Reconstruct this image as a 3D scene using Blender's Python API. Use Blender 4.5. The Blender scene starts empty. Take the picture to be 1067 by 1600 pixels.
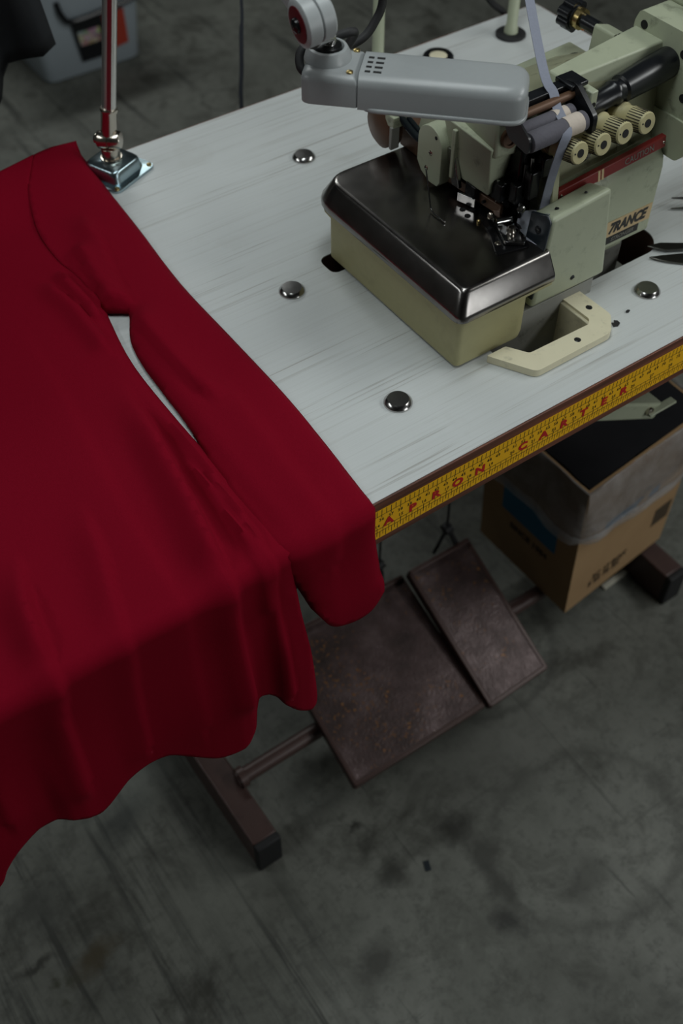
import bpy, bmesh, math, random
import numpy as np
from mathutils import Vector, Matrix
from mathutils.geometry import delaunay_2d_cdt
random.seed(7)
S = bpy.context.scene
COL = S.collection
TZ = 0.74                      # height of the table top above the floor (all coordinates below: z = 0 is the table top)

# ------------------------------------------------------------------ camera
cam_d = bpy.data.cameras.new('camera'); cam = bpy.data.objects.new('camera', cam_d); COL.objects.link(cam)
Rr = Vector((0.819610, -0.572922, 0.000670)); Ru = Vector((0.441275, 0.632023, 0.637043)); Rf = Vector((0.365399, 0.521831, -0.770828))
M = Matrix((Rr, Ru, -Rf)).transposed().to_4x4(); M.translation = Vector((-0.006398, -0.465343, 0.699422 + TZ))
cam.matrix_world = M
cam_d.sensor_fit = 'VERTICAL'; cam_d.sensor_height = 36.0; cam_d.lens = 1700 / 1600 * 36.0
cam_d.clip_start = 0.02; cam_d.clip_end = 60
cam_d.dof.use_dof = True; cam_d.dof.focus_distance = 0.98; cam_d.dof.aperture_fstop = 5.0
S.camera = cam

# ------------------------------------------------------------------ world, lights, exposure
w = bpy.data.worlds.new('workshop_air'); S.world = w; w.use_nodes = True
bg = w.node_tree.nodes['Background']; bg.inputs[0].default_value = (0.80, 0.95, 1.0, 1); bg.inputs[1].default_value = 0.030
def area(name, loc, target, sx, sy, power, col=(1, 1, 1)):
    l = bpy.data.lights.new(name, 'AREA'); l.shape = 'RECTANGLE'; l.size = sx; l.size_y = sy; l.energy = power; l.color = col
    o = bpy.data.objects.new(name, l); COL.objects.link(o); o.location = Vector(loc) + Vector((0, 0, TZ))
    d = Vector(target) - Vector(loc); o.rotation_euler = d.to_track_quat('-Z', 'Y').to_euler()
    return o
area('pendant_tube_over_table', (0.42, 0.16, 1.08), (0.40, 0.20, 0), 0.9, 0.22, 4.5, (0.93, 1.0, 1.0))
area('ceiling_tube_at_right', (1.75, -0.45, 1.00), (0.7, 0.10, -0.2), 1.0, 0.25, 7.5, (0.97, 1.0, 0.98))
area('front_fill_light', (1.45, -2.30, 0.55), (0.6, 0.0, -0.1), 1.0, 0.9, 12.0, (0.96, 1.0, 1.0))  # added fill for the tape and front faces; the front wall has no window
area('left_fill_light', (-1.4, 1.0, 1.5), (0.5, 0.25, 0), 1.2, 0.25, 6.5, (0.95, 1.0, 1.0))  # unseen fill, added to lift the left-facing sides and the plate's left rim
area('ceiling_tube_far', (1.1, 3.0, 1.85), (1.0, 2.4, -0.7), 1.3, 0.30, 17.0, (0.95, 1.0, 0.98))
S.view_settings.view_transform = 'Standard'; S.view_settings.look = 'None'
S.view_settings.exposure = 0.0; S.view_settings.gamma = 1.0; S.view_settings.use_curve_mapping = False

# ------------------------------------------------------------------ materials
def lin(r, g, b):
    f = lambda c: (c / 255 / 12.92) if c / 255 <= 0.04045 else ((c / 255 + 0.055) / 1.055) ** 2.4
    return (f(r), f(g), f(b), 1)
class NT:
    def __init__(s, name):
        s.m = bpy.data.materials.new(name); s.m.use_nodes = True; s.t = s.m.node_tree; s.N = s.t.nodes; s.L = s.t.links
        s.b = s.N['Principled BSDF']; s.out = s.N['Material Output']; s._co = None
    def co(s):
        if s._co is None: s._co = s.N.new('ShaderNodeTexCoord').outputs['Object']
        return s._co
    def map(s, scale=(1, 1, 1), rot=(0, 0, 0), loc=(0, 0, 0), src=None):
        n = s.N.new('ShaderNodeMapping'); n.inputs['Scale'].default_value = scale; n.inputs['Rotation'].default_value = rot; n.inputs['Location'].default_value = loc
        s.L.new(src if src is not None else s.co(), n.inputs['Vector']); return n.outputs[0]
    def noise(s, vec, scale, detail=4, rough=0.55, dist=0.0):
        n = s.N.new('ShaderNodeTexNoise'); n.inputs['Scale'].default_value = scale; n.inputs['Detail'].default_value = detail
        n.inputs['Roughness'].default_value = rough; n.inputs['Distortion'].default_value = dist
        s.L.new(vec, n.inputs['Vector']); return n.outputs['Fac']
    def ramp(s, fac, stops):
        n = s.N.new('ShaderNodeValToRGB'); e = n.color_ramp.elements
        while len(e) < len(stops): e.new(0.5)
        for k, (p, c) in enumerate(stops): e[k].position = p; e[k].color = c if len(c) == 4 else (*c, 1)
        s.L.new(fac, n.inputs[0]); return n.outputs[0]
    def mix(s, fac, a, b, mode='MIX'):
        n = s.N.new('ShaderNodeMix'); n.data_type = 'RGBA'; n.blend_type = mode
        for i, v in ((0, fac), (6, a), (7, b)):
            if isinstance(v, (int, float)): n.inputs[i].default_value = v
            elif isinstance(v, tuple): n.inputs[i].default_value = v
            else: s.L.new(v, n.inputs[i])
        return n.outputs[2]
    def math(s, op, a, b=None):
        n = s.N.new('ShaderNodeMath'); n.operation = op
        for i, v in ((0, a), (1, b)):
            if v is None: continue
            if isinstance(v, (int, float)): n.inputs[i].default_value = v
            else: s.L.new(v, n.inputs[i])
        return n.outputs[0]
    def bump(s, h, strength=0.2, dist=0.001):
        n = s.N.new('ShaderNodeBump'); n.inputs['Strength'].default_value = strength; n.inputs['Distance'].default_value = dist
        s.L.new(h, n.inputs['Height']); s.L.new(n.outputs[0], s.b.inputs['Normal'])
    def set(s, **k):
        for kk, v in k.items():
            i = s.b.inputs[kk.replace('_', ' ')]
            if isinstance(v, (int, float, tuple)): i.default_value = v
            else: s.L.new(v, i)
        return s
def simple(name, col, rough=0.5, metal=0.0, var=0.12, nscale=60.0, bump=0.0, grime=0.0, gscale=35.0, gcol=(30, 26, 20)):
    n = NT(name); v = n.noise(n.map(), nscale, 4)
    dark = tuple(c * (1 - var) for c in col[:3]) + (1,); lite = tuple(min(1, c * (1 + var)) for c in col[:3]) + (1,)
    c = n.mix(v, dark, lite)
    if grime:
        g = n.noise(n.map(loc=(3, 1, 7)), gscale, 8, 0.68)
        c = n.mix(n.ramp(g, [(0.56, (0, 0, 0)), (0.74, (grime,) * 3)]), c, lin(*gcol))
    n.set(Base_Color=c, Roughness=rough, Metallic=metal)
    if bump: n.bump(v, bump, 0.0006)
    return n.m
MT = {}
MT['wallpaint'] = simple('off_white_wall_paint', lin(132, 132, 128), 0.8, 0, 0.03, 4)
MT['ceilingpaint'] = simple('dark_workshop_ceiling', lin(44, 44, 43), 0.9, 0, 0.05, 4)
MT['green'] = simple('pale_green_enamel', lin(168, 174, 150), 0.42, 0, 0.05, 90, grime=0.65, gscale=45)
MT['green_clean'] = simple('pale_green_enamel_clean', lin(168, 174, 150), 0.42, 0, 0.05, 90, grime=0.28, gscale=60)
MT['olive'] = simple('olive_enamel', lin(164, 159, 118), 0.5, 0, 0.06, 120, grime=0.16, gscale=30)
MT['green_oily'] = simple('pale_green_enamel_oily', lin(152, 153, 126), 0.4, 0, 0.10, 60, grime=0.9, gscale=55)
MT['beige'] = simple('beige_cast_plastic', lin(220, 213, 184), 0.55, 0, 0.05, 80, grime=0.35, gscale=60)
MT['castgrey'] = simple('grey_cast_metal', lin(140, 140, 134), 0.6, 0.1, 0.12, 60, grime=0.7, gscale=50)
MT['black'] = simple('black_enamel', (0.008, 0.009, 0.011, 1), 0.28, 0, 0.2, 60)
MT['oilblack'] = simple('oily_black_metal', (0.012, 0.012, 0.013, 1), 0.25, 0.4, 0.4, 90)
MT['blackmatt'] = simple('black_rubber', (0.010, 0.010, 0.011, 1), 0.65, 0, 0.2, 80)
MT['blueblack'] = simple('blue_black_enamel', (0.012, 0.018, 0.024, 1), 0.35, 0, 0.2, 60)
MT['chrome'] = simple('bright_chrome', (0.62, 0.62, 0.62, 1), 0.16, 1.0, 0.05, 50)
MT['chromedark'] = simple('worn_chrome_cap', (0.46, 0.45, 0.44, 1), 0.2, 1.0, 0.1, 50)
MT['nickel'] = simple('nickel', (0.55, 0.50, 0.43, 1), 0.22, 1.0, 0.08, 60)
MT['zinc'] = simple('blue_zinc', (0.36, 0.46, 0.50, 1), 0.26, 1.0, 0.12, 70)
MT['brass'] = simple('brass', (0.55, 0.42, 0.18, 1), 0.3, 1.0, 0.1, 60)
MT['alu'] = simple('brushed_aluminium', (0.60, 0.59, 0.56, 1), 0.34, 0.9, 0.06, 90)
MT['redstripe'] = simple('dark_red_inlay', lin(92, 14, 24), 0.45, 0, 0.1, 80)
MT['lampgrey'] = simple('grey_lamp_enamel', lin(150, 154, 155), 0.34, 0, 0.04, 220)
MT['lampside'] = simple('grey_lamp_paint', lin(158, 162, 163), 0.4, 0, 0.04, 220)
MT['brownpaint'] = simple('dark_brown_paint', lin(78, 58, 54), 0.42, 0.15, 0.12, 50, bump=0.15, grime=0.35, gscale=40, gcol=(20, 16, 15))
MT['dialplastic'] = simple('cream_dial_plastic', lin(182, 174, 132), 0.5, 0, 0.08, 90, grime=0.5, gscale=70)
MT['dialgroove'] = simple('dark_groove', lin(52, 48, 36), 0.7, 0, 0.2, 90)
MT['redlabel'] = simple('red_label_strip', lin(120, 34, 30), 0.45, 0, 0.12, 60, grime=0.3)
MT['brownplate'] = simple('brown_stained_steel', lin(96, 70, 52), 0.45, 0.3, 0.2, 60)
MT['rollercloth'] = simple('grey_roller_cloth', lin(88, 86, 94), 0.85, 0, 0.12, 300, bump=0.5)
MT['rollerpale'] = simple('pale_felt', lin(196, 184, 172), 0.9, 0, 0.10, 260, bump=0.5)
MT['ribbon'] = simple('grey_elastic_ribbon', lin(132, 136, 150), 0.8, 0, 0.10, 400, bump=0.3)
MT['sheet'] = simple('grey_guard_sheet', lin(190, 194, 206), 0.6, 0.0, 0.08, 60)
MT['yellow'] = simple('yellow_tape', lin(255, 190, 8), 0.4, 0, 0.06, 90)
MT['ink'] = simple('black_ink', lin(34, 26, 10), 0.6, 0, 0.1, 90)
MT['redink'] = simple('red_ink', lin(190, 20, 26), 0.5, 0, 0.08, 90)
MT['stickercream'] = simple('cream_sticker', lin(196, 172, 132), 0.55, 0, 0.06, 90)
MT['stickerblack'] = simple('black_sticker', lin(28, 27, 26), 0.5, 0, 0.1, 90)
MT['stickergrey'] = simple('grey_print', lin(120, 118, 110), 0.5, 0, 0.1, 90)
MT['binplastic'] = simple('grey_translucent_plastic', lin(165, 175, 182), 0.5, 0, 0.06, 20)
MT['tagred'] = simple('red_card', lin(176, 62, 44), 0.5, 0, 0.15, 30)
MT['bluecard'] = simple('blue_print', lin(20, 104, 140), 0.6, 0, 0.05, 50)
MT['cardprint'] = simple('dark_box_print', lin(70, 56, 38), 0.8, 0, 0.15, 90)
MT['bagblack'] = simple('black_bin_liner', (0.010, 0.010, 0.012, 1), 0.35, 0, 0.3, 40, bump=0.4)
MT['blackcloth'] = simple('black_fabric', (0.010, 0.012, 0.014, 1), 0.9, 0, 0.2, 200, bump=0.3)
MT['bladesteel'] = simple('dark_blade_steel', (0.16, 0.155, 0.14, 1), 0.3, 1.0, 0.15, 70)
MT['whitewood'] = simple('white_stick', lin(190, 186, 170), 0.7, 0, 0.1, 60)
MT['darkgreystrap'] = simple('dark_grey_strap', lin(58, 62, 70), 0.8, 0, 0.1, 200)
MT['orange'] = simple('orange_plastic', lin(190, 110, 20), 0.5, 0, 0.1, 60)
MT['holeblack'] = simple('dark_hole', (0.006, 0.006, 0.006, 1), 0.8, 0, 0.1, 60)

n = NT('white_laminate')     # white laminate with long grain lines along the table
v1 = n.noise(n.map((2.2, 150, 1)), 1.0, 3, 0.6, 0.12); v2 = n.noise(n.map((4.0, 330, 1), loc=(4, 2, 0)), 1.0, 3, 0.6, 0.1); v5 = n.noise(n.map((3.0, 520, 1), loc=(1, 5, 0)), 1.0, 2, 0.5)
v3 = n.noise(n.map((6, 34, 1), loc=(1, 7, 0)), 1.0, 4); v4 = n.noise(n.map((1, 1, 1)), 5.0, 4)
c = n.mix(v4, lin(196, 201, 201), lin(209, 212, 211))
c = n.mix(n.ramp(v5, [(0.45, (0, 0, 0)), (0.75, (0.22,) * 3)]), c, lin(176, 178, 174))
c = n.mix(n.math('MULTIPLY', n.ramp(v1, [(0.56, (0, 0, 0)), (0.66, (0.32,) * 3)]), n.ramp(v3, [(0.35, (0.2,) * 3), (0.6, (1,) * 3)])), c, lin(150, 148, 140))
c = n.mix(n.math('MULTIPLY', n.ramp(v2, [(0.57, (0, 0, 0)), (0.66, (0.7,) * 3)]), n.ramp(v3, [(0.44, (0, 0, 0)), (0.62, (0.7,) * 3)])), c, lin(118, 110, 98))
sm = n.noise(n.map(loc=(9, 3, 2)), 7.0, 6, 0.62)
c = n.mix(n.ramp(sm, [(0.60, (0, 0, 0)), (0.78, (0.30,) * 3)]), c, lin(150, 146, 132))
n.set(Base_Color=c, Roughness=0.45); n.bump(v2, 0.06, 0.0003); MT['laminate'] = n.m

n = NT('brown_edge_band')
v = n.noise(n.map((6, 1, 160)), 1.0, 4, 0.6)
n.set(Base_Color=n.ramp(v, [(0.3, lin(66, 38, 28)), (0.6, lin(118, 68, 48)), (0.8, lin(146, 88, 64))]), Roughness=0.45); MT['edgewood'] = n.m
MT['woodcore'] = simple('brown_board_core', lin(66, 38, 26), 0.7, 0, 0.25, 60)

n = NT('worn_steel_plate')
v2 = n.noise(n.map(), 22, 6, 0.65); v3 = n.noise(n.map(loc=(5, 5, 5)), 30.0, 5, 0.7); v4 = n.noise(n.map(loc=(1, 3, 5)), 160, 3)
n.set(Base_Color=n.ramp(v2, [(0.3, (0.17, 0.160, 0.152, 1)), (0.7, (0.25, 0.237, 0.228, 1))]), Metallic=1.0, Roughness=n.ramp(v3, [(0.3, (0.20,) * 3), (0.75, (0.27,) * 3)])); n.bump(v4, 0.03, 0.0002); MT['steel'] = n.m

n = NT('crimson_fabric')
wv = n.noise(n.map((1400, 1400, 1400)), 1.0, 2); bl = n.noise(n.map(), 9, 4)
n.set(Base_Color=n.mix(wv, lin(106, 0, 19), lin(136, 8, 36)), Roughness=0.9)
n.b.inputs['Sheen Weight'].default_value = 0.0; n.b.inputs['Sheen Roughness'].default_value = 0.5; n.b.inputs['Sheen Tint'].default_value = (0.9, 0.25, 0.3, 1)
n.b.inputs['Specular IOR Level'].default_value = 0.08
n.bump(wv, 0.35, 0.0004); MT['dress'] = n.m
MT['stitch'] = simple('crimson_thread', lin(150, 20, 46), 0.8, 0, 0.1, 200)

n = NT('hammered_brown_treadle')
v = n.noise(n.map(), 260, 3); v2 = n.noise(n.map(), 14, 6, 0.65); v3 = n.noise(n.map(loc=(2, 8, 1)), 190, 2, 0.5); v4 = n.noise(n.map(loc=(7, 1, 5)), 8, 4, 0.6)
c = n.ramp(v2, [(0.28, lin(52, 40, 38)), (0.5, lin(88, 71, 70)), (0.72, lin(126, 108, 108))])
c = n.mix(n.ramp(v4, [(0.52, (0, 0, 0)), (0.70, (0.6,) * 3)]), c, lin(46, 38, 30))
c = n.mix(n.math('MULTIPLY', n.ramp(v3, [(0.60, (0, 0, 0)), (0.66, (1,) * 3)]), n.ramp(v4, [(0.50, (0, 0, 0)), (0.58, (1,) * 3)])), c, lin(140, 96, 58))
n.set(Base_Color=c, Roughness=n.ramp(v2, [(0.3, (0.50,) * 3), (0.7, (0.30,) * 3)]), Metallic=0.25); n.bump(v, 0.8, 0.0010); MT['treadle'] = n.m

n = NT('brown_cardboard')
v = n.noise(n.map((3, 3, 60)), 1.0, 3); v2 = n.noise(n.map(), 12, 5)
n.set(Base_Color=n.mix(v2, lin(150, 118, 82), lin(178, 146, 106)), Roughness=0.85); n.bump(v, 0.15, 0.0005); MT['card'] = n.m

for fname, fl0, fl1, f0, f1 in (('film', (120, 112, 108), (176, 172, 170), 0.42, 0.72), ('filmhem', (168, 166, 166), (200, 198, 198), 0.35, 0.70)):
  n = NT('cloudy_plastic_' + fname)
  v = n.noise(n.map(), 18, 6, 0.65, 0.6); v2 = n.noise(n.map((60, 60, 8)), 1.0, 4)
  tr = n.N.new('ShaderNodeBsdfTransparent'); tr.inputs[0].default_value = (0.92, 0.93, 0.95, 1)
  n.set(Base_Color=n.mix(v, lin(*fl0), lin(*fl1)), Roughness=0.28); n.bump(v, 0.5, 0.004)
  ms = n.N.new('ShaderNodeMixShader'); n.L.new(n.ramp(v, [(0.3, (f0,) * 3), (0.7, (f1,) * 3)]), ms.inputs[0])
  n.L.new(tr.outputs[0], ms.inputs[1]); n.L.new(n.b.outputs[0], ms.inputs[2]); n.L.new(ms.outputs[0], n.out.inputs[0]); MT[fname] = n.m

n = NT('stained_concrete')   # concrete with scuffs, drag lines and stains
co = n.map()
a = n.noise(co, 1.3, 6, 0.6); b = n.noise(n.map(loc=(3, 4, 0)), 4.5, 9, 0.68, 0.3); d = n.noise(n.map(loc=(8, 1, 0)), 75, 6, 0.65); e2 = n.noise(n.map(loc=(2, 9, 0)), 16, 8, 0.70, 0.5)
c = n.ramp(b, [(0.25, lin(100, 101, 94)), (0.42, lin(130, 132, 125)), (0.58, lin(150, 152, 145)), (0.78, lin(170, 172, 164))])
c = n.mix(n.ramp(e2, [(0.52, (0, 0, 0)), (0.70, (0.75,) * 3)]), c, lin(86, 86, 78))
c = n.mix(n.ramp(e2, [(0.28, (0.55,) * 3), (0.42, (0, 0, 0))]), c, lin(168, 172, 164))
c = n.mix(n.ramp(d, [(0.34, (0.55,) * 3), (0.50, (0, 0, 0))]), c, lin(96, 97, 91))
zone = n.noise(n.map(loc=(1.2, 5, 0)), 3.2, 5, 0.6, 0.5)
zg = n.N.new('ShaderNodeSeparateXYZ'); n.L.new(co, zg.inputs[0])
zx = n.ramp(n.math('ADD', n.math('MULTIPLY', zg.outputs[0], 1.0), 0.5), [(0.50, (1, 1, 1)), (0.92, (0.12,) * 3)])
def drag(c, sx, sy, rot, loc, lo, hi, st, col, zonal=True):
    v = n.noise(n.map((sx, sy, 1), rot=(0, 0, math.radians(rot)), loc=loc), 1.0, 6, 0.66, 0.35)
    f = n.ramp(v, [(lo, (0, 0, 0)), (hi, (st,) * 3)])
    if zonal: f = n.math('MULTIPLY', f, n.math('MULTIPLY', zx, n.ramp(zone, [(0.36, (0.05,) * 3), (0.60, (1,) * 3)])))
    return n.mix(f, c, col)
c = drag(c, 60, 3.2, 4, (2, 0, 0), 0.53, 0.66, 0.95, lin(58, 60, 57))
c = drag(c, 130, 6.0, -3, (5, 3, 0), 0.55, 0.68, 0.9, lin(66, 68, 64))
c = drag(c, 34, 1.6, 9, (7, 1, 0), 0.60, 0.66, 0.8, lin(70, 72, 68), False)
c = drag(c, 4, 60, -38, (6, 2, 0), 0.64, 0.74, 0.55, lin(74, 75, 70), False)
bl = n.noise(n.map(loc=(5.3, 2.1, 0)), 6.5, 9, 0.70, 0.6)
c = n.mix(n.ramp(bl, [(0.54, (0, 0, 0)), (0.70, (0.9,) * 3)]), c, lin(70, 69, 60))
wob = n.N.new('ShaderNodeTexNoise'); wob.inputs['Scale'].default_value = 22; wob.inputs['Detail'].default_value = 7; wob.inputs['Roughness'].default_value = 0.68; n.L.new(co, wob.inputs['Vector'])
wv = n.N.new('ShaderNodeVectorMath'); wv.operation = 'MULTIPLY_ADD'; n.L.new(wob.outputs['Color'], wv.inputs[0]); wv.inputs[1].default_value = (0.055, 0.055, 0); n.L.new(co, wv.inputs[2])
def stain(c, x, y, rx, ry, ang, col, st, inner=0.25, ring=False):
    m = n.N.new('ShaderNodeMapping'); m.vector_type = 'TEXTURE'; m.inputs['Location'].default_value = (x + 0.0275, y + 0.0275, 0); m.inputs['Rotation'].default_value = (0, 0, math.radians(ang)); m.inputs['Scale'].default_value = (rx, ry, 1)
    n.L.new(wv.outputs[0], m.inputs['Vector'])
    se = n.N.new('ShaderNodeVectorMath'); se.operation = 'MULTIPLY'; n.L.new(m.outputs[0], se.inputs[0]); se.inputs[1].default_value = (1, 1, 0)
    le = n.N.new('ShaderNodeVectorMath'); le.operation = 'LENGTH'; n.L.new(se.outputs[0], le.inputs[0])
    st_ = [(0.80, (0, 0, 0)), (0.90, (st,) * 3), (1.0, (0, 0, 0))] if ring else [(inner, (st,) * 3), (1.0, (0, 0, 0))]
    return n.mix(n.ramp(le.outputs['Value'], st_), c, col)
DK = lin(60, 60, 53); BR = lin(84, 72, 44)
for (x, y, rx, ry, an, col, st_) in ((-0.007, 0.081, 0.050, 0.020, 20, BR, 0.85), (-0.072, 0.115, 0.045, 0.010, 0, DK, 0.9), (-0.063, 0.0765, 0.009, 0.009, 0, lin(78, 80, 62), 0.9), (-0.045, 0.0734, 0.011, 0.010, 0, lin(78, 80, 62), 0.7),
        (-0.064, 0.052, 0.008, 0.008, 0, lin(78, 80, 62), 0.6), (0.480, -0.047, 0.040, 0.028, -30, DK, 0.9), (0.488, -0.103, 0.030, 0.050, -15, DK, 0.75), (0.478, -0.150, 0.022, 0.040, 0, DK, 0.75), (0.452, -0.186, 0.020, 0.028, 20, lin(50, 50, 46), 0.85),
        (0.3716, -0.0488, 0.032, 0.026, 0, DK, 0.8), (0.3642, 0.0, 0.03, 0.014, 40, DK, 0.6), (0.285, -0.131, 0.05, 0.036, 30, DK, 0.8), (0.580, -0.200, 0.050, 0.040, 0, DK, 0.55), (0.3716, 0.0327, 0.010, 0.009, 0, lin(54, 54, 48), 0.9),
        (0.105, 0.2256, 0.060, 0.035, 30, lin(70, 74, 72), 0.8), (-0.04, 0.1815, 0.055, 0.05, 0, lin(78, 80, 76), 0.6), (0.377, 0.1356, 0.05, 0.03, 0, DK, 0.5), (0.160, 0.06, 0.13, 0.10, 0, lin(160, 163, 155), 0.45), (0.15, 0.33, 0.16, 0.12, 0, lin(172, 180, 174), 0.45), (0.62, 0.02, 0.18, 0.10, 0, lin(165, 166, 160), 0.40)):
    c = stain(c, x, y, rx, ry, an, col, st_)
c = stain(c, 1.196, 1.779, 0.055, 0.05, 0, lin(60, 60, 56), 0.7, ring=True); c = stain(c, 0.70, 0.14, 0.13, 0.10, 20, lin(84, 84, 80), 0.5, ring=True); c = stain(c, 0.62, -0.16, 0.16, 0.13, 0, lin(86, 86, 80), 0.45, ring=True)
c = n.mix(1.0, c, (0.54, 0.54, 0.52, 1), 'MULTIPLY')
n.set(Base_Color=c, Roughness=n.ramp(b, [(0.3, (0.66,) * 3), (0.7, (0.50,) * 3)])); n.bump(d, 0.15, 0.001); MT['concrete'] = n.m

# ------------------------------------------------------------------ mesh helpers
def perp(d):
    d = d.normalized(); a = Vector((0, 0, 1)) if abs(d.z) < 0.9 else Vector((1, 0, 0))
    u = d.cross(a).normalized(); return u, d.cross(u).normalized()
def inpoly(x, y, P):
    r = False; j = len(P) - 1
    for i in range(len(P)):
        xi, yi = P[i]; xj, yj = P[j]
        if (yi > y) != (yj > y) and x < (xj - xi) * (y - yi) / (yj - yi) + xi: r = not r
        j = i
    return r
def roundpoly(P, rs, seg=5):
    out = []; k = len(P)
    if not isinstance(rs, (list, tuple)): rs = [rs] * k
    for i in range(k):
        p = Vector(P[i]); a = (Vector(P[i - 1]) - p); b = (Vector(P[(i + 1) % k]) - p); r = rs[i]
        if r <= 1e-6: out.append(tuple(p)); continue
        la, lb = a.length, b.length; a.normalize(); b.normalize(); t = min(r, la * 0.49, lb * 0.49)
        A = p + a * t; B = p + b * t
        for s in range(seg + 1):
            q = s / seg; out.append(tuple(A * (1 - q) ** 2 + p * 2 * q * (1 - q) + B * q * q))
    return out
class MB:
    def __init__(s): s.v = []; s.f = []
    def add(s, vs, fs):
        o = len(s.v); s.v += [tuple(x) for x in vs]; s.f += [tuple(i + o for i in q) for q in fs]; return s
    def box(s, x0, x1, y0, y1, z0, z1):
        return s.add([(x0, y0, z0), (x1, y0, z0), (x1, y1, z0), (x0, y1, z0), (x0, y0, z1), (x1, y0, z1), (x1, y1, z1), (x0, y1, z1)],
                     [(3, 2, 1, 0), (4, 5, 6, 7), (0, 1, 5, 4), (1, 2, 6, 5), (2, 3, 7, 6), (3, 0, 4, 7)])
    def hexa(s, b, t):          # bottom quad, top quad (both counter-clockwise from above)
        return s.add(list(b) + list(t), [(3, 2, 1, 0), (4, 5, 6, 7), (0, 1, 5, 4), (1, 2, 6, 5), (2, 3, 7, 6), (3, 0, 4, 7)])
    def obox(s, c, ax, ay, az, hx, hy, hz):
        c, ax, ay, az = Vector(c), Vector(ax).normalized(), Vector(ay).normalized(), Vector(az).normalized()
        P = [c + ax * hx * i + ay * hy * j + az * hz * k for k in (-1, 1) for i, j in ((-1, -1), (1, -1), (1, 1), (-1, 1))]
        return s.hexa(P[:4], P[4:])
    def bar(s, p0, p1, w, h, up=(0, 0, 1)):
        p0, p1 = Vector(p0), Vector(p1); d = (p1 - p0); u = Vector(up); sd = d.cross(u).normalized(); u = sd.cross(d).normalized()
        return s.obox((p0 + p1) / 2, d, -sd, u, d.length / 2, w / 2, h / 2)
    def loft(s, rings, cap=True):
        k = len(rings[0]); vs = [q for r in rings for q in r]; fs = []
        for i in range(len(rings) - 1):
            for j in range(k):
                fs.append((i * k + j, i * k + (j + 1) % k, (i + 1) * k + (j + 1) % k, (i + 1) * k + j))
        if cap: fs += [tuple(range(k - 1, -1, -1)), tuple(range((len(rings) - 1) * k, len(rings) * k))]
        return s.add(vs, fs)
    def lathe(s, p0, ax, prof, nseg=24):      # prof: (distance along axis, radius)
        p0, ax = Vector(p0), Vector(ax).normalized(); u, v = perp(ax)
        return s.loft([[p0 + ax * d + (u * math.cos(2 * math.pi * k / nseg) - v * math.sin(2 * math.pi * k / nseg)) * max(r, 1e-5) for k in range(nseg)] for d, r in prof][::-1])
    def cyl(s, p0, p1, r0, r1=None, nseg=20):
        p0, p1 = Vector(p0), Vector(p1); return s.lathe(p0, p1 - p0, [(0, r0), ((p1 - p0).length, r0 if r1 is None else r1)], nseg)
    def tube(s, pts, r, nseg=8, flat=None):
        pts = [Vector(p) for p in pts]; rings = []; u = None
        for i, p in enumerate(pts):
            d = (pts[min(i + 1, len(pts) - 1)] - pts[max(i - 1, 0)]).normalized()
            if u is None: u, v = perp(d)
            else: u = (u - d * u.dot(d)).normalized(); v = d.cross(u).normalized()
            rr = r(i / (len(pts) - 1)) if callable(r) else r
            rings.append([p + (u * math.cos(2 * math.pi * k / nseg) + v * math.sin(2 * math.pi * k / nseg)) * rr for k in range(nseg)])
        return s.loft(rings)
    def ribbon(s, pts, wdirs, wid, th=0.0008):
        pts = [Vector(p) for p in pts]; rings = []
        for i, p in enumerate(pts):
            d = (pts[min(i + 1, len(pts) - 1)] - pts[max(i - 1, 0)]).normalized(); wd = Vector(wdirs[i] if isinstance(wdirs, list) else wdirs)
            wd = (wd - d * wd.dot(d)).normalized(); nn = d.cross(wd).normalized(); ww = wid[i] if isinstance(wid, (list, tuple)) else wid
            rings.append([p + wd * ww / 2 + nn * th / 2, p - wd * ww / 2 + nn * th / 2, p - wd * ww / 2 - nn * th / 2, p + wd * ww / 2 - nn * th / 2])
        return s.loft(rings)
    def prism(s, P, z0, z1, holes=(), fr=None):   # polygon P in (a, b), extruded along c ; fr maps (a, b, c) -> xyz
        fr = fr or (lambda a, b, c: (a, b, c))
        loops = [list(P)] + [list(h) for h in holes]; vs = [Vector(q) for l in loops for q in l]; ed = []; o = 0
        for l in loops: ed += [(o + i, o + (i + 1) % len(l)) for i in range(len(l))]; o += len(l)
        V, _, F, *_r = delaunay_2d_cdt(vs, ed, [], 1, 1e-7)
        F = [t for t in F if inpoly(*(sum((V[i] for i in t), Vector((0, 0))) / 3), P) and not any(inpoly(*(sum((V[i] for i in t), Vector((0, 0))) / 3), h) for h in holes)]
        k = len(V); s.add([fr(q.x, q.y, z0) for q in V] + [fr(q.x, q.y, z1) for q in V], [tuple(reversed(t)) for t in F] + [tuple(i + k for i in t) for t in F])
        for l in loops:
            m = len(l); s.add([fr(q[0], q[1], z0) for q in l] + [fr(q[0], q[1], z1) for q in l], [(i, (i + 1) % m, (i + 1) % m + m, i + m) for i in range(m)])
        return s
    def mesh(s, name, smooth=None):
        me = bpy.data.meshes.new(name); me.from_pydata(s.v, [], s.f); me.validate()
        bm = bmesh.new(); bm.from_mesh(me); bmesh.ops.remove_doubles(bm, verts=bm.verts, dist=1e-6); bmesh.ops.recalc_face_normals(bm, faces=bm.faces)
        bm.to_mesh(me); bm.free()
        if smooth:
            for p in me.polygons: p.use_smooth = True
            try: me.set_sharp_from_angle(angle=math.radians(smooth))
            except Exception: pass
        return me
def link(o, parent):
    COL.objects.link(o)
    if parent is not None: o.parent = parent
def root_of(p):
    while p.parent is not None: p = p.parent
    return p
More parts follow.
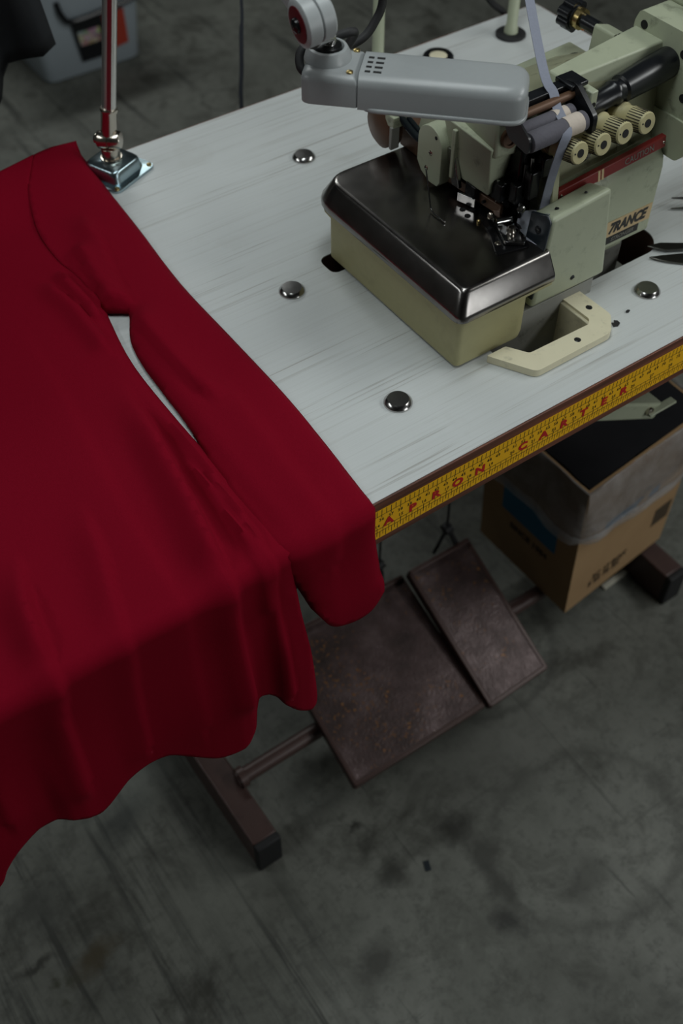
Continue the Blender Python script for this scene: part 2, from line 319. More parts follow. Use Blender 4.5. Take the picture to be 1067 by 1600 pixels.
def put(name, mb, mat, parent=None, smooth=40, bevel=0, seg=2):
    """One mesh object; vertices are given in table coordinates. A child keeps them relative to its root."""
    me = mb.mesh(name, smooth); me.materials.append(MT[mat] if isinstance(mat, str) else mat)
    o = bpy.data.objects.new(name, me); link(o, parent)
    if parent is None: o.location = (0, 0, TZ)
    elif parent.parent is None and parent.type == 'EMPTY': o.location = -Vector(parent['at'])
    elif parent.parent is None: o.location = (0, 0, 0)
    else: o.location = (0, 0, 0)
    if bevel:
        b = o.modifiers.new('bevel', 'BEVEL'); b.width = bevel; b.segments = seg; b.limit_method = 'ANGLE'; b.angle_limit = math.radians(35)
        b.harden_normals = False
    return o
def rebase(o, at):            # give a one-mesh thing its origin at its base
    o.data.transform(Matrix.Translation(-Vector(at))); o.location = Vector(at) + Vector((0, 0, TZ)); return o
def thing(name, label, cat, at, group=None):
    o = bpy.data.objects.new(name, None); COL.objects.link(o); o.empty_display_size = 0.02
    o.location = Vector(at) + Vector((0, 0, TZ)); o['at'] = tuple(at); o['label'] = label; o['category'] = cat
    if group: o['group'] = group
    return o
def tag(o, label, cat, group=None):
    o['label'] = label; o['category'] = cat
    if group: o['group'] = group
    return o
def text_mb(txt, size, org, xd, yd, bold=0.0, shear=0.0, center=True, lift=0.0004, wscale=1.0):
    cu = bpy.data.curves.new('t', 'FONT'); cu.body = txt; cu.size = size; cu.offset = bold * size; cu.shear = shear
    cu.align_x = 'CENTER' if center else 'LEFT'; cu.align_y = 'CENTER'; cu.extrude = 0.0001; cu.resolution_u = 3
    o = bpy.data.objects.new('t', cu); COL.objects.link(o); dg = bpy.context.evaluated_depsgraph_get(); dg.update()
    me = bpy.data.meshes.new_from_object(o.evaluated_get(dg)); mb = MB()
    xd, yd = Vector(xd).normalized() * wscale, Vector(yd).normalized(); nd = xd.cross(yd).normalized(); org = Vector(org) + nd * lift
    mb.add([org + xd * q.co.x + yd * q.co.y + nd * q.co.z for q in me.vertices], [tuple(p.vertices) for p in me.polygons])
    bpy.data.objects.remove(o); bpy.data.meshes.remove(me); bpy.data.curves.remove(cu)
    return mb
def smoothline(P, k=6, closed=False):
    P = [np.array(p, float) for p in P]; out = []; m = len(P)
    for i in range(m if closed else m - 1):
        if closed: a, b, c, d = P[i - 1], P[i], P[(i + 1) % m], P[(i + 2) % m]
        else: a, b, c, d = P[max(i - 1, 0)], P[i], P[i + 1], P[min(i + 2, m - 1)]
        for s in range(k):
            t = s / k; out.append(0.5 * ((2 * b) + (c - a) * t + (2 * a - 5 * b + 4 * c - d) * t * t + (3 * b - a - 3 * c + d) * t ** 3))
    if not closed: out.append(P[-1])
    return out
FL = -TZ                       # floor level in table coordinates

# ================================================================== the setting
fl = MB().box(-2.8, 3.8, -2.6, 4.8, FL - 0.05, FL)
o = put('floor', fl, 'concrete', smooth=None); o['kind'] = 'structure'
for nm_, b_ in (('wall_left', (-2.9, -2.8, -2.7, 4.9)), ('wall_right', (3.8, 3.9, -2.7, 4.9)), ('wall_front', (-2.9, 3.9, -2.7, -2.6)), ('wall_back', (-2.9, 3.9, 4.8, 4.9))):
    o = put(nm_, MB().box(*b_, FL - 0.05, 2.35), 'wallpaint', smooth=None); o['kind'] = 'structure'
o = put('ceiling', MB().box(-2.9, 3.9, -2.7, 4.9, 2.30, 2.40), 'ceilingpaint', smooth=None); o['kind'] = 'structure'

# ================================================================== sewing table
TL, TR, TD, TH = -0.14, 1.055, 0.592, 0.057
tb = thing('sewing_table', 'white wood-grain sewing table with brown edges on a dark brown steel stand', 'table', (0.45, 0.30, FL))
hole_main = roundpoly([(0.4975, 0.1180), (0.555, 0.1180), (0.555, 0.0600), (0.668, 0.0560), (0.676, 0.1120), (0.795, 0.1120), (0.812, 0.1420), (0.812, 0.3000), (0.4975, 0.3000)],
                      [0.004, 0.002, 0.004, 0.006, 0.002, 0.012, 0.012, 0.02, 0.012])
hole_main = roundpoly([(0.4985, 0.2700), (0.520, 0.2700), (0.520, 0.118), (0.555, 0.118), (0.555, 0.060), (0.668, 0.056), (0.676, 0.112), (0.796, 0.112), (0.812, 0.130), (0.812, 0.300), (0.4985, 0.300)],
                      [0.009, 0.002, 0.002, 0.002, 0.004, 0.006, 0.002, 0.010, 0.010, 0.02, 0.012])
outer = [(TL, 0.0), (TR, 0.0), (TR, TD), (TL, TD)]
put('board', MB().prism(outer, -TH, -0.0012, [hole_main]), 'woodcore', tb, smooth=None)
put('laminate_top', MB().prism([(TL, 0.0005), (TR, 0.0005), (TR, TD), (TL, TD)], -0.0012, 0.0, [hole_main]), 'laminate', tb, smooth=None)
put('edge_band', MB().box(TL, TR, -0.0015, 0.0004, -TH, -0.0003), 'edgewood', tb, bevel=0.0006)
put('edge_band', MB().box(TL, TR, TD, TD + 0.0015, -TH, -0.0003), 'edgewood', tb)
put('edge_band', MB().box(TR, TR + 0.0015, 0.0, TD, -TH, -0.0003), 'edgewood', tb)
put('edge_band', MB().box(TL - 0.0015, TL, 0.0, TD, -TH, -0.0003), 'edgewood', tb)
# bolt caps on the top
def cap_mb(): return MB().lathe((0, 0, 0), (0, 0, 1), [(0, 0.0134), (0.0012, 0.0134), (0.0020, 0.0130), (0.0044, 0.0108), (0.0050, 0.0100), (0.0052, 0.0)], 40)
capme = None
for (x, y) in ((0.5906, 0.4630), (0.4490, 0.2718), (0.4413, 0.0846), (0.7406, 0.0683)):
    if capme is None:
        capo = put('bolt_cap', cap_mb(), 'chromedark', tb, smooth=30); capme = capo
    else:
        capo = capme.copy(); COL.objects.link(capo)
    capo.location = Vector((x, y, 0)) - Vector(tb['at'])
    capo['label'] = 'domed chrome bolt cap'
# adhesive measuring tape along the front edge
tz0, tz1, ty = -0.0483, -0.0110, -0.0015
H = tz1 - tz0
tape = put('measuring_tape', MB().box(TL, TR, ty - 0.0006, ty, tz0, tz1), 'yellow', tb, smooth=None)
tape['label'] = 'yellow adhesive measuring tape with black and red print'
tk = MB(); yi = ty - 0.0006
def mark(x, f0, f1, wd=0.0005): tk.box(x - wd / 2, x + wd / 2, yi - 0.00012, yi, tz1 - f1 * H, tz1 - f0 * H)
def hline(f, wd=0.0005): tk.box(TL, TR, yi - 0.00012, yi, tz1 - f * H - wd / 2, tz1 - f * H + wd / 2)
hline(0.19); hline(0.66); hline(0.77)
for i in range(0, 205):
    x = 0.005 * i
    if x < TR - 0.002: mark(x, 0.0, 0.27 if i % 2 == 0 else 0.19, 0.0006)
for i in range(0, 41 * 8):
    x = 0.0254 / 8 * i
    if x < TR - 0.002: mark(x, 0.60 if i % 8 == 0 else (0.66 if i % 2 == 0 else 0.77), 0.90 if i % 2 == 0 else 0.985, 0.0006 if i % 8 == 0 else 0.00045)
o = put('scale_marks', tk, 'ink', tape, smooth=None)
nb = MB(); GLY = {}
def numeral(txt, x, f, size):
    for k, ch in enumerate(txt):
        if (ch, size) not in GLY: GLY[(ch, size)] = text_mb(ch, size, (0, 0, 0), (1, 0, 0), (0, 0, 1), bold=0.01, lift=0.0001)
        t = GLY[(ch, size)]; dx = x + (k - 0.5) * size * 0.56
        nb.add([(q[0] + dx, q[1] + yi, q[2] + tz1 - f * H) for q in t.v], t.f)
for cmv in range(36, 104): numeral(str(cmv), 0.01 * cmv, 0.345, 0.0050)
for iv in range(14, 41): numeral(str(iv), 0.0254 * iv, 0.54, 0.0050)
put('scale_numerals', nb, 'ink', tape, smooth=None)
for ch, pos in (('A', 14.48), ('P', 15.5), ('R', 16.52), ('O', 17.49), ('N', 18.5), ('C', 20.5), ('A', 21.5), ('R', 22.48), ('T', 23.46), ('E', 24.5), ('R', 25.5)):
    put('printed_letter', text_mb(ch, 0.0125, (0.0254 * pos, yi, tz1 - 0.53 * H), (1, 0, 0), (0, 0, 1), bold=0.045, lift=0.0003, wscale=1.2), 'redink', tape, smooth=None)
# steel stand: two foot bars, two uprights, cross tubes
for x0 in (0.2256, 0.9850):
    ft = put('foot_bar', MB().box(x0, x0 + 0.0366, 0.066, 0.60, FL + 0.003, FL + 0.066), 'brownpaint', tb, bevel=0.003, seg=3)
    put('end_cap', MB().box(x0 - 0.0005, x0 + 0.0371, 0.0555, 0.067, FL + 0.0005, FL + 0.0665), 'blackmatt', ft, bevel=0.003, seg=3)
    put('end_cap', MB().box(x0 - 0.0005, x0 + 0.0371, 0.599, 0.611, FL + 0.0005, FL + 0.0665), 'blackmatt', ft, bevel=0.003)
    put('upright', MB().box(x0, x0 + 0.0366, 0.33, 0.39, FL + 0.06, -TH - 0.004), 'brownpaint', tb, bevel=0.003)
    put('top_bearer', MB().box(x0, x0 + 0.0366, 0.06, 0.55, -TH - 0.03, -TH), 'brownpaint', tb, bevel=0.002)
RODZ, RODY = -0.6670, 0.1550
put('cross_tube', MB().cyl((0.2560, RODY, RODZ), (0.990, RODY, RODZ), 0.0116, nseg=24), 'brownpaint', tb)
put('support_stub', MB().cyl((0.815, 0.285, RODZ), (0.990, 0.285, RODZ), 0.0116, nseg=24), 'brownpaint', tb)
for x in (0.2622, 0.985):
    put('tube_collar', MB().cyl((x - 0.004, RODY, RODZ), (x + 0.006, RODY, RODZ), 0.0150, nseg=24), 'brownpaint', tb)
# ------------------------------------------------------------------ treadles
def treadle(label, C, th=0.012, rod_at=0.13):
    FLc, FRc, BRc, BLc = [Vector(q) for q in C]
    t = thing('foot_treadle', label, 'treadle', ((FLc + BRc) / 2).to_tuple()[:2] + (FL,), None)
    nrm = (FRc - FLc).cross(BLc - FLc).normalized()
    t['group'] = 'foot treadles under the table'
    put('plate', MB().hexa([q - nrm * th for q in (FLc, FRc, BRc, BLc)], [FLc, FRc, BRc, BLc]), 'treadle', t, bevel=0.001)
    def edge(a, b, up, w=0.007):
        d = (b - a).normalized(); return MB().bar(a - d * 0.002 + nrm * (up - 0.008), b + d * 0.002 + nrm * (up - 0.008), w, 0.016, up=nrm)
    for a, b, up in ((FLc, FRc, 0.0012), (FRc, BRc, 0.0010), (BRc, BLc, 0.0045), (BLc, FLc, 0.0010)):
        put('rim_bar', edge(a, b, up), 'brownpaint', t, bevel=0.0015)
    # pivot clips hanging on the cross tube, and a pull rod at the back
    for f in (0.12, 0.88):
        x = FLc.x + (FRc.x - FLc.x) * f + 0.005
        put('pivot_clip', MB().box(x - 0.009, x + 0.009, RODY - 0.017, RODY + 0.017, RODZ + 0.0117, RODZ + 0.022), 'brownpaint', t)
    return t, nrm, BLc, BRc
t1, nm, bl, br = treadle('large dark brown square foot treadle beneath the red dress hem', [(0.3809, 0.0534, -0.655), (0.5985, 0.0494, -0.655), (0.6154, 0.2669, -0.612), (0.3990, 0.2790, -0.612)])
p = bl * 0.15 + br * 0.85 + Vector((0, 0.004, 0))
put('pull_hook', MB().tube([p + Vector((0, 0, -0.004)), p + Vector((0.004, 0.006, 0.022)), p + Vector((0.002, 0.010, 0.040))], 0.0035).lathe(p + Vector((0.002, 0.010, 0.040)), (1, 0, 0.2), [(-0.006, 0.008), (0.006, 0.008)], 12), 'blackmatt', t1)
put('pull_chain', MB().tube([p + Vector((0.002, 0.010, 0.042)), p + Vector((0.004, 0.012, 0.2)), (p.x + 0.006, p.y + 0.012, -TH - 0.002)], 0.0018), 'blackmatt', t1)
t2, nm, bl, br = treadle('narrow dark brown foot treadle between large treadle and cardboard box', [(0.6045, 0.0408, -0.650), (0.7082, 0.0430, -0.650), (0.7249, 0.2504, -0.585), (0.6185, 0.2516, -0.585)], th=0.014)
p = bl * 0.14 + br * 0.86 + Vector((0, 0.004, 0))
put('pull_hook', MB().tube([p + Vector((0, 0, -0.006)), p + Vector((-0.008, 0.008, 0.020)), p + Vector((-0.014, 0.012, 0.034))], 0.0042)
    .lathe(p + Vector((-0.014, 0.012, 0.034)), (1, 0, 0.2), [(-0.006, 0.009), (0.006, 0.009)], 12)
    .tube([p + Vector((-0.014, 0.012, 0.034)), p + Vector((-0.022, 0.02, -0.012)), p + Vector((-0.024, 0.024, -0.030))], 0.0028), 'blackmatt', t2)
put('pull_chain', MB().tube([p + Vector((-0.014, 0.012, 0.036)), p + Vector((-0.016, 0.014, 0.2)), (p.x - 0.016, p.y + 0.014, -TH - 0.002)], 0.0020), 'blackmatt', t2)
# ================================================================== red dress
def seglist(P): P = np.array(P); return P, np.roll(P, -1, 0)
def dist_poly(pts, A, B):
    d = np.full(len(pts), 9.0)
    for a, b in zip(A, B):
        ab = b - a; L = ab @ ab
        t = np.clip(((pts - a) @ ab) / (L if L > 0 else 1), 0, 1); d = np.minimum(d, np.hypot(*(pts - a - t[:, None] * ab).T))
    return d
def sdist_line(pts, P):        # signed distance to an open polyline and its parameter (0..1)
    P = np.array(P); best = np.full(len(pts), 9.0); sg = np.zeros(len(pts)); par = np.zeros(len(pts)); n_ = len(P) - 1
    for i in range(n_):
        a, b = P[i], P[i + 1]; ab = b - a; tt = ((pts - a) @ ab) / (ab @ ab); t = np.clip(tt, 0, 1)
        e = pts - a - t[:, None] * ab; d = np.hypot(*e.T); m = d < best
        best[m] = d[m]; sg[m] = np.sign(ab[0] * e[m, 1] - ab[1] * e[m, 0]); par[m] = (i + t[m]) / n_
    return best * sg, par
def inpoly_np(pts, A, B):
    r = np.zeros(len(pts), bool); x, y = pts[:, 0], pts[:, 1]
    for a, b in zip(A, B):
        if a[1] == b[1]: continue
        r ^= ((a[1] > y) != (b[1] > y)) & (x < (b[0] - a[0]) * (y - a[1]) / (b[1] - a[1]) + a[0])
    return r
def sst(x, a, b): t = np.clip((x - a) / (b - a), 0, 1); return t * t * (3 - 2 * t)
def cloth(poly, step, hfun, wfun, free_edge, puff=0.009, pw=0.022, h0=0.0025, r=0.003, back=None, under=0.0):
    """poly: outline in (x, v); v is the way along the cloth: on the table v = y, below the front edge v runs down the drop."""
    P = [tuple(q) for q in poly]; xs = [q[0] for q in P]; vs_ = [q[1] for q in P]
    A, B = seglist(P)
    gx, gv = np.meshgrid(np.arange(min(xs), max(xs), step), np.arange(min(vs_), max(vs_), step)); g = np.stack([gx.ravel(), gv.ravel()], 1)
    g[:, 0] += (np.arange(len(g)) % 2) * 0.0
    dd = dist_poly(g, A, B); ins_ = inpoly_np(g, A, B); keep = [k for k in range(len(g)) if dd[k] > step * 0.55 and ins_[k]]
    allp = [Vector(q) for q in P] + [Vector(g[k]) for k in keep]; m = len(P)
    V, _, F, *_r = delaunay_2d_cdt(allp, [(i, (i + 1) % m) for i in range(m)], [], 1, 1e-7)
    pts = np.array([(q.x, q.y) for q in V]); Fa = np.array(F); ok = inpoly_np(pts[Fa].mean(1), A, B); F = [tuple(int(i) for i in t) for t, k in zip(F, ok) if k]
    # rounded edges along the folded sides (not along the hem)
    fa, fb = zip(*[(a, b) for a, b in zip(A, B) if not free_edge((a + b) / 2)])
    de = dist_poly(pts, np.array(fa), np.array(fb)); t = np.clip(de / pw, 0, 1)
    h = h0 + puff * np.sqrt(1 - (1 - t) ** 2) + hfun(pts) * np.clip(de / 0.010, 0.12, 1) * np.where(pts[:, 1] >= 0, 0.40 + 0.60 * sst(pts[:, 1], 0.0, 0.035), 0.40 + 0.10 * sst(-pts[:, 1], 0.0, 0.05))
    v = pts[:, 1]; s = np.maximum(-v, 0); ang = np.clip(s / r, 0, math.pi / 2)
    y = np.where(v >= 0, v, -r * np.sin(ang)); z = np.where(v >= 0, 0, -r * (1 - np.cos(ang)) - np.maximum(s - math.pi * r / 2, 0))
    if back is not None:       # the cloth rolls over the back edge of the table
        ex = np.maximum(v - back, 0); a2 = np.clip(ex / 0.02, 0, math.pi / 2)
        y = np.where(ex > 0, back + 0.02 * np.sin(a2), y); z = np.where(ex > 0, -0.02 * (1 - np.cos(a2)) - np.maximum(ex - math.pi * 0.01, 0), z)
    ny, nz = -np.sin(ang), np.cos(ang)
    W = wfun(pts[:, 0], s)
    y = y + ny * h - W; z = z + nz * h + under
    mb = MB(); mb.add(np.stack([pts[:, 0], y, z], 1).tolist(), [tuple(q) for q in F]); return mb
dr = thing('red_dress', 'crimson long-sleeved dress laid over the table and hanging off its front edge', 'dress', (0.15, 0.25, 0.0))
Wx = np.array([-0.22, -0.15, -0.09, -0.0417, -0.0322, -0.0178, 0.0014, 0.0174, 0.0271, 0.0389, 0.0545, 0.0811, 0.1007, 0.12, 0.1368, 0.1581, 0.1795, 0.1945, 0.203, 0.2169, 0.2249, 0.231, 0.2406, 0.2553, 0.2645, 0.275])
Wx = np.array([-0.22, -0.15, -0.09, -0.0445, -0.0341, -0.0185, 0.0017, 0.0185, 0.0292, 0.0418, 0.0574, 0.0839, 0.1039, 0.1247, 0.1435, 0.1684, 0.1936, 0.2075, 0.2140, 0.2209, 0.229, 0.2379, 0.2438, 0.2561, 0.271, 0.279])
Wv = np.array([0.025, 0.025, 0.027, 0.028, 0.027, 0.025, 0.022, 0.022, 0.026, 0.026, 0.022, 0.018, 0.017, 0.018, 0.020, 0.024, 0.027, 0.026, 0.018, 0.012, 0.012, 0.016, 0.022, 0.024, 0.023, 0.020])
def body_w(x, s): return np.maximum(np.interp(x, Wx, Wv) - 0.013, 0.0) * sst(s, 0.035, 0.16)
def Sv(z): return z - 0.0117     # height on the drop -> way along the cloth
hem = [(0.2690, 0.0), (0.2670, Sv(-0.0437)), (0.2735, Sv(-0.1326)), (0.2785, Sv(-0.2115)), (0.271, Sv(-0.2236)), (0.2561, Sv(-0.2094)), (0.2438, Sv(-0.1892)), (0.2379, Sv(-0.1755)), (0.229, Sv(-0.1679)), (0.2209, Sv(-0.1656)),
       (0.2110, Sv(-0.1780)), (0.2040, Sv(-0.1990)), (0.1936, Sv(-0.2127)), (0.1684, Sv(-0.2082)), (0.1435, Sv(-0.183)), (0.1247, Sv(-0.1628)), (0.1039, Sv(-0.1588)), (0.0839, Sv(-0.1641)), (0.0574, Sv(-0.1811)), (0.0418, Sv(-0.1731)), (0.0292, Sv(-0.162)),
       (0.0185, Sv(-0.153)), (0.0017, Sv(-0.1512)), (-0.0185, Sv(-0.1592)), (-0.0341, Sv(-0.173)), (-0.0445, Sv(-0.19)), (-0.07, Sv(-0.205)), (-0.10, Sv(-0.22)), (-0.125, Sv(-0.22))]
side = [(0.2820, 0.3560), (0.2789, 0.3434), (0.2688, 0.2906), (0.2645, 0.2507), (0.2635, 0.2003), (0.2641, 0.1495), (0.2661, 0.104), (0.2690, 0.06), (0.2690, 0.02)]
seam = [(0.3300, 0.612), (0.3180, 0.592), (0.3000, 0.5600), (0.2803, 0.4985), (0.2756, 0.4427), (0.2802, 0.408), (0.2815, 0.3682)]
left = [(-0.13, 0.05), (-0.12, 0.30), (-0.03, 0.45), (0.04, 0.56), (0.12, 0.585), (0.20, 0.595), (0.2853, 0.6013)]
outline = [tuple(q) for q in smoothline(seam, 5)] + [tuple(q) for q in smoothline(side, 5)][0:] + [tuple(q) for q in smoothline(hem, 5)] + left
outline = [q for i, q in enumerate(outline) if i == 0 or math.hypot(q[0] - outline[i - 1][0], q[1] - outline[i - 1][1]) > 1e-4]
hs = lambda z: Sv(z)
FOLDS = [  # polyline in (x, v), ridge height, half width, which side falls off faster (+/-), fades
    ([(0.0851, 0.125), (0.068, 0.053), (0.0601, 0.0), (0.0525, hs(-0.03)), (0.050, hs(-0.12))], 0.0140, 0.012, +1),
    ([(0.150, 0.14), (0.1382, 0.0723), (0.118, 0.0), (0.112, hs(-0.05)), (0.108, hs(-0.13))], 0.0060, 0.012, +1),
    ([(0.2440, 0.26), (0.2358, 0.1665), (0.2231, 0.0777), (0.2090, 0.0), (0.2066, hs(-0.024)), (0.2085, hs(-0.13))], 0.0170, 0.013, +1),
    ([(0.2600, 0.23), (0.2560, 0.16), (0.2542, 0.0991), (0.2479, 0.003), (0.2440, hs(-0.02)), (0.2500, hs(-0.17))], 0.0110, 0.0065, +1),
    ([(0.2480, 0.15), (0.2440, 0.08), (0.2400, 0.0), (0.2385, hs(-0.03))], 0.0060, 0.005, +1),
    ([(0.010, 0.20), (0.000, 0.08), (-0.010, 0.0), (-0.016, hs(-0.11))], 0.0060, 0.014, -1),
    ([(0.200, 0.40), (0.190, 0.25), (0.172, 0.10), (0.165, 0.0), (0.160, hs(-0.14))], 0.0030, 0.022, 1),
    ([(0.2480, 0.42), (0.2560, 0.36), (0.2560, 0.30)], 0.0080, 0.009, 1),
    ([(0.2680, 0.425), (0.2690, 0.39), (0.2700, 0.34)], 0.0080, 0.006, 1),
]
def ridge(pts, P, A, w, sgn, endfade=True):
    s, t = sdist_line(pts, P)
    ww = np.where(s * sgn > 0, w * 0.24, w * 1.4); f = np.exp(-(s / ww) ** 2)
    return A * f * sst(t, 0.0, 0.25)
def body_h(pts):
    h = np.zeros(len(pts))
    for P, A, w_, sg in FOLDS: h += ridge(pts, P, A, w_, sg)
    h += 0.0010 * np.sin(pts[:, 0] * 38 + pts[:, 1] * 9) + 0.0010 * np.sin(pts[:, 0] * 21 - pts[:, 1] * 17 + 1)
    h += 0.014 * sst(pts[:, 1], 0.50, 0.60)                      # shoulders puff up at the back edge
    return h + 0.002
body_mb = cloth(outline, 0.0032, body_h, body_w, lambda q: q[1] < -0.045 or (q[1] > 0.352 and q[0] > 0.0), puff=0.0025, pw=0.012)
bod = put('skirt_and_bodice', body_mb, 'dress', dr, smooth=80)
so = bod.modifiers.new('thickness', 'SOLIDIFY'); so.thickness = 0.0014; so.offset = -1
# sleeve
sl_out = [(0.3815, 0.6140), (0.3795, 0.5850), (0.3755, 0.5361), (0.3693, 0.4466), (0.3606, 0.3426), (0.3603, 0.2433), (0.3599, 0.1531), (0.3561, 0.0853), (0.3518, 0.0353), (0.3495, 0.004),
          (0.3490, Sv(-0.0217)), (0.3520, Sv(-0.0704)), (0.3515, Sv(-0.0916))]
cuff = [(0.3515, Sv(-0.0916)), (0.3383, Sv(-0.106)), (0.3192, Sv(-0.1078)), (0.2949, Sv(-0.0964)), (0.2850, Sv(-0.080))]
sl_in = [(0.2790, Sv(-0.0671)), (0.2700, Sv(-0.0360)), (0.2620, Sv(-0.010)), (0.2580, 0.004), (0.2560, 0.0445), (0.2600, 0.104), (0.2687, 0.1577), (0.2715, 0.2148), (0.2735, 0.255), (0.2805, 0.2934), (0.2965, 0.3260), (0.2935, 0.3330), (0.2800, 0.3440), (0.2770, 0.3520)]
sl_seam = [(0.2800, 0.3690), (0.2790, 0.408), (0.2745, 0.4427), (0.2790, 0.4985), (0.2985, 0.5600), (0.3165, 0.592), (0.3280, 0.612), (0.3517, 0.6145)]
slo = [tuple(q) for L_ in (sl_out, cuff, sl_in, sl_seam) for q in smoothline(L_, 5)]
slo = [q for i, q in enumerate(slo) if i == 0 or math.hypot(q[0] - slo[i - 1][0], q[1] - slo[i - 1][1]) > 2e-4]
SF = [([(0.3300, 0.50), (0.3230, 0.44), (0.3080, 0.38), (0.3000, 0.335)], 0.0085, 0.013, 1),
      ([(0.3000, 0.455), (0.2950, 0.42), (0.2890, 0.385), (0.2850, 0.352)], 0.0095, 0.008, -1),
      ([(0.3000, 0.335), (0.2970, 0.29), (0.2960, 0.24), (0.2990, 0.19)], 0.0080, 0.012, -1),
      ([(0.3200, 0.20), (0.3160, 0.12), (0.3080, 0.03), (0.3050, -0.03)], 0.0055, 0.016, 1),
      ([(0.3300, 0.05), (0.3150, 0.0), (0.2950, -0.03)], 0.0020, 0.012, 1)]
def sleeve_h(pts):
    h = np.zeros(len(pts))
    for P, A, w_, sg in SF: h += ridge(pts, P, A, w_, sg)
    h += 0.0012 * np.sin(pts[:, 0] * 55 - pts[:, 1] * 11)
    h += 0.010 * sst(pts[:, 1], 0.50, 0.60)
    # lower towards the body so that the sleeve tucks beside it
    h -= 0.004 * sst(-pts[:, 0], -0.280, -0.262) * (pts[:, 1] < 0.25)
    return h + 0.0015
def sleeve_w(x, s): return np.interp(x, [0.255, 0.30, 0.335, 0.350], [0.006, 0.012, 0.010, 0.008]) * sst(s, 0.03, 0.11)
slv_mb = cloth(slo, 0.0045, sleeve_h, sleeve_w, lambda q: (q[1] < -0.085) or (q[1] > 0.37 and q[0] < 0.332) or q[1] > 0.605, puff=0.0055, pw=0.020)
slv = put('sleeve', slv_mb, 'dress', dr, smooth=80)
so = slv.modifiers.new('thickness', 'SOLIDIFY'); so.thickness = 0.0014; so.offset = -1
# hem stitching: a thread line lying on the cloth just above each hem
from mathutils.bvhtree import BVHTree
def stitch_line(mb, line, parent, name):
    bv = BVHTree.FromPolygons([Vector(q) for q in mb.v], mb.f); out = MB()
    pts = []
    for (x, z) in line:
        hit = bv.ray_cast(Vector((x, -0.4, z)), Vector((0, 1, 0)))
        if hit[0] is not None: pts.append(hit[0] + Vector((0, -0.0010, 0)))
        elif len(pts) > 2: out.tube(pts, 0.0004, 5); pts = []
        else: pts = []
    if len(pts) > 2: out.tube(pts, 0.0004, 5)
    if out.v: put(name, out, 'stitch', parent, smooth=None)
def offset_line(L_, up, k=8): return [(q[0], q[1] + 0.0017 + up) for q in smoothline(L_, k)]
for up in (0.0150, 0.0175):
    stitch_line(body_mb, offset_line(hem[3:], up), bod, 'hem_stitching')
    stitch_line(slv_mb, offset_line(cuff, up + 0.004), slv, 'cuff_stitching')
# ================================================================== overlock sewing machine
mc = thing('overlock_machine', 'pale green overlock sewing machine with steel cloth plate, set into the white table', 'sewing machine', (0.65, 0.20, 0.0))
def mp(name, mb, mat, bevel=0.0, seg=2, smooth=40, parent=None, label=None):
    o = put(name, mb, mat, parent or mc, smooth, bevel, seg)
    if label: o['label'] = label
    return o
def screw(p, ax, r=0.0028, h=0.0014, mat='nickel', parent=None, name='screw'):
    ax = Vector(ax).normalized(); u, v = perp(ax); p = Vector(p)
    s_ = mp(name, MB().lathe(p - ax * 0.0006, ax, [(0, r), (h, r * 0.95), (h + 0.0005, r * 0.6)], 14), mat, parent=parent)
    if parent is None: put('screw_slot', MB().obox(p + ax * h, u, v, ax, r * 0.75, r * 0.14, 0.0002), 'holeblack', s_, smooth=None)
    return s_
def hole(p, ax, r=0.004, parent=None, name='bolt_hole'):
    ax = Vector(ax).normalized()
    return mp(name, MB().lathe(Vector(p) - ax * 0.0006, ax, [(0, r), (0.0009, r), (0.0009, r * 0.8), (0.0007, r * 0.78)], 16), 'holeblack', parent=parent)
# base sunk in the table
mp('base_casting', MB().prism(roundpoly([(0.530, 0.100), (0.695, 0.100), (0.700, 0.150), (0.790, 0.150), (0.796, 0.288), (0.530, 0.288)], 0.004), -0.075, 0.018), 'castgrey', 0.002)
mp('oil_pan', MB().box(0.515, 0.800, 0.070, 0.294, -0.125, -0.078), 'black', 0.006)
# swing-out cloth plate box and its steel cover
mp('plate_box', MB().prism(roundpoly([(0.511, 0.0886), (0.586, 0.0880), (0.600, 0.0970), (0.604, 0.290), (0.511, 0.2977)], [0.006, 0.004, 0.006, 0.004, 0.008]), 0.003, 0.0600), 'olive', 0.0015)
def plate_ring(i, z, rs=1.0):
    return [(a, b, z) for a, b in roundpoly([(0.5055 + i, 0.0830 + i), (0.6190, 0.0830 + i), (0.6330, 0.3220 - i), (0.5055 + i, 0.3220 - i)], [0.011 - i * 0.25, 0.002, 0.002, 0.034 - i], 7)]
cv = mp('steel_cover', MB().loft([plate_ring(0.0010, 0.0575), plate_ring(0, 0.0590), plate_ring(0, 0.0640), plate_ring(0.0008, 0.0665), plate_ring(0.0105, 0.0818), plate_ring(0.0118, 0.0836), plate_ring(0.0134, 0.0847), plate_ring(0.0155, 0.0850)]), 'steel', smooth=35,
        label='worn stainless steel cloth plate with sloping rim')
put('cover_flange', MB().loft([[(a, b, z) for a, b in roundpoly([(0.5068, 0.0842), (0.6180, 0.0842), (0.628, 0.318), (0.5068, 0.318)], [0.012, 0.002, 0.002, 0.03])] for z in (0.0545, 0.0580)]), 'olive', cv)
for (x, y) in ((0.5930, 0.1905), (0.6010, 0.1850), (0.5905, 0.1800)): put('plate_hole', MB().cyl((x, y, 0.0848), (x, y, 0.0853), 0.0030), 'holeblack', cv)
put('plate_slot', MB().prism(roundpoly([(0.575, 0.122), (0.600, 0.1215), (0.6005, 0.1225), (0.575, 0.123)], 0), 0.0848, 0.0854), 'holeblack', cv, smooth=None)
np_ = put('needle_plate', MB().prism(roundpoly([(0.574, 0.118), (0.607, 0.110), (0.622, 0.152), (0.622, 0.205), (0.600, 0.175), (0.586, 0.140)], 0.003), 0.0850, 0.0862), 'oilblack', cv, bevel=0.0003)
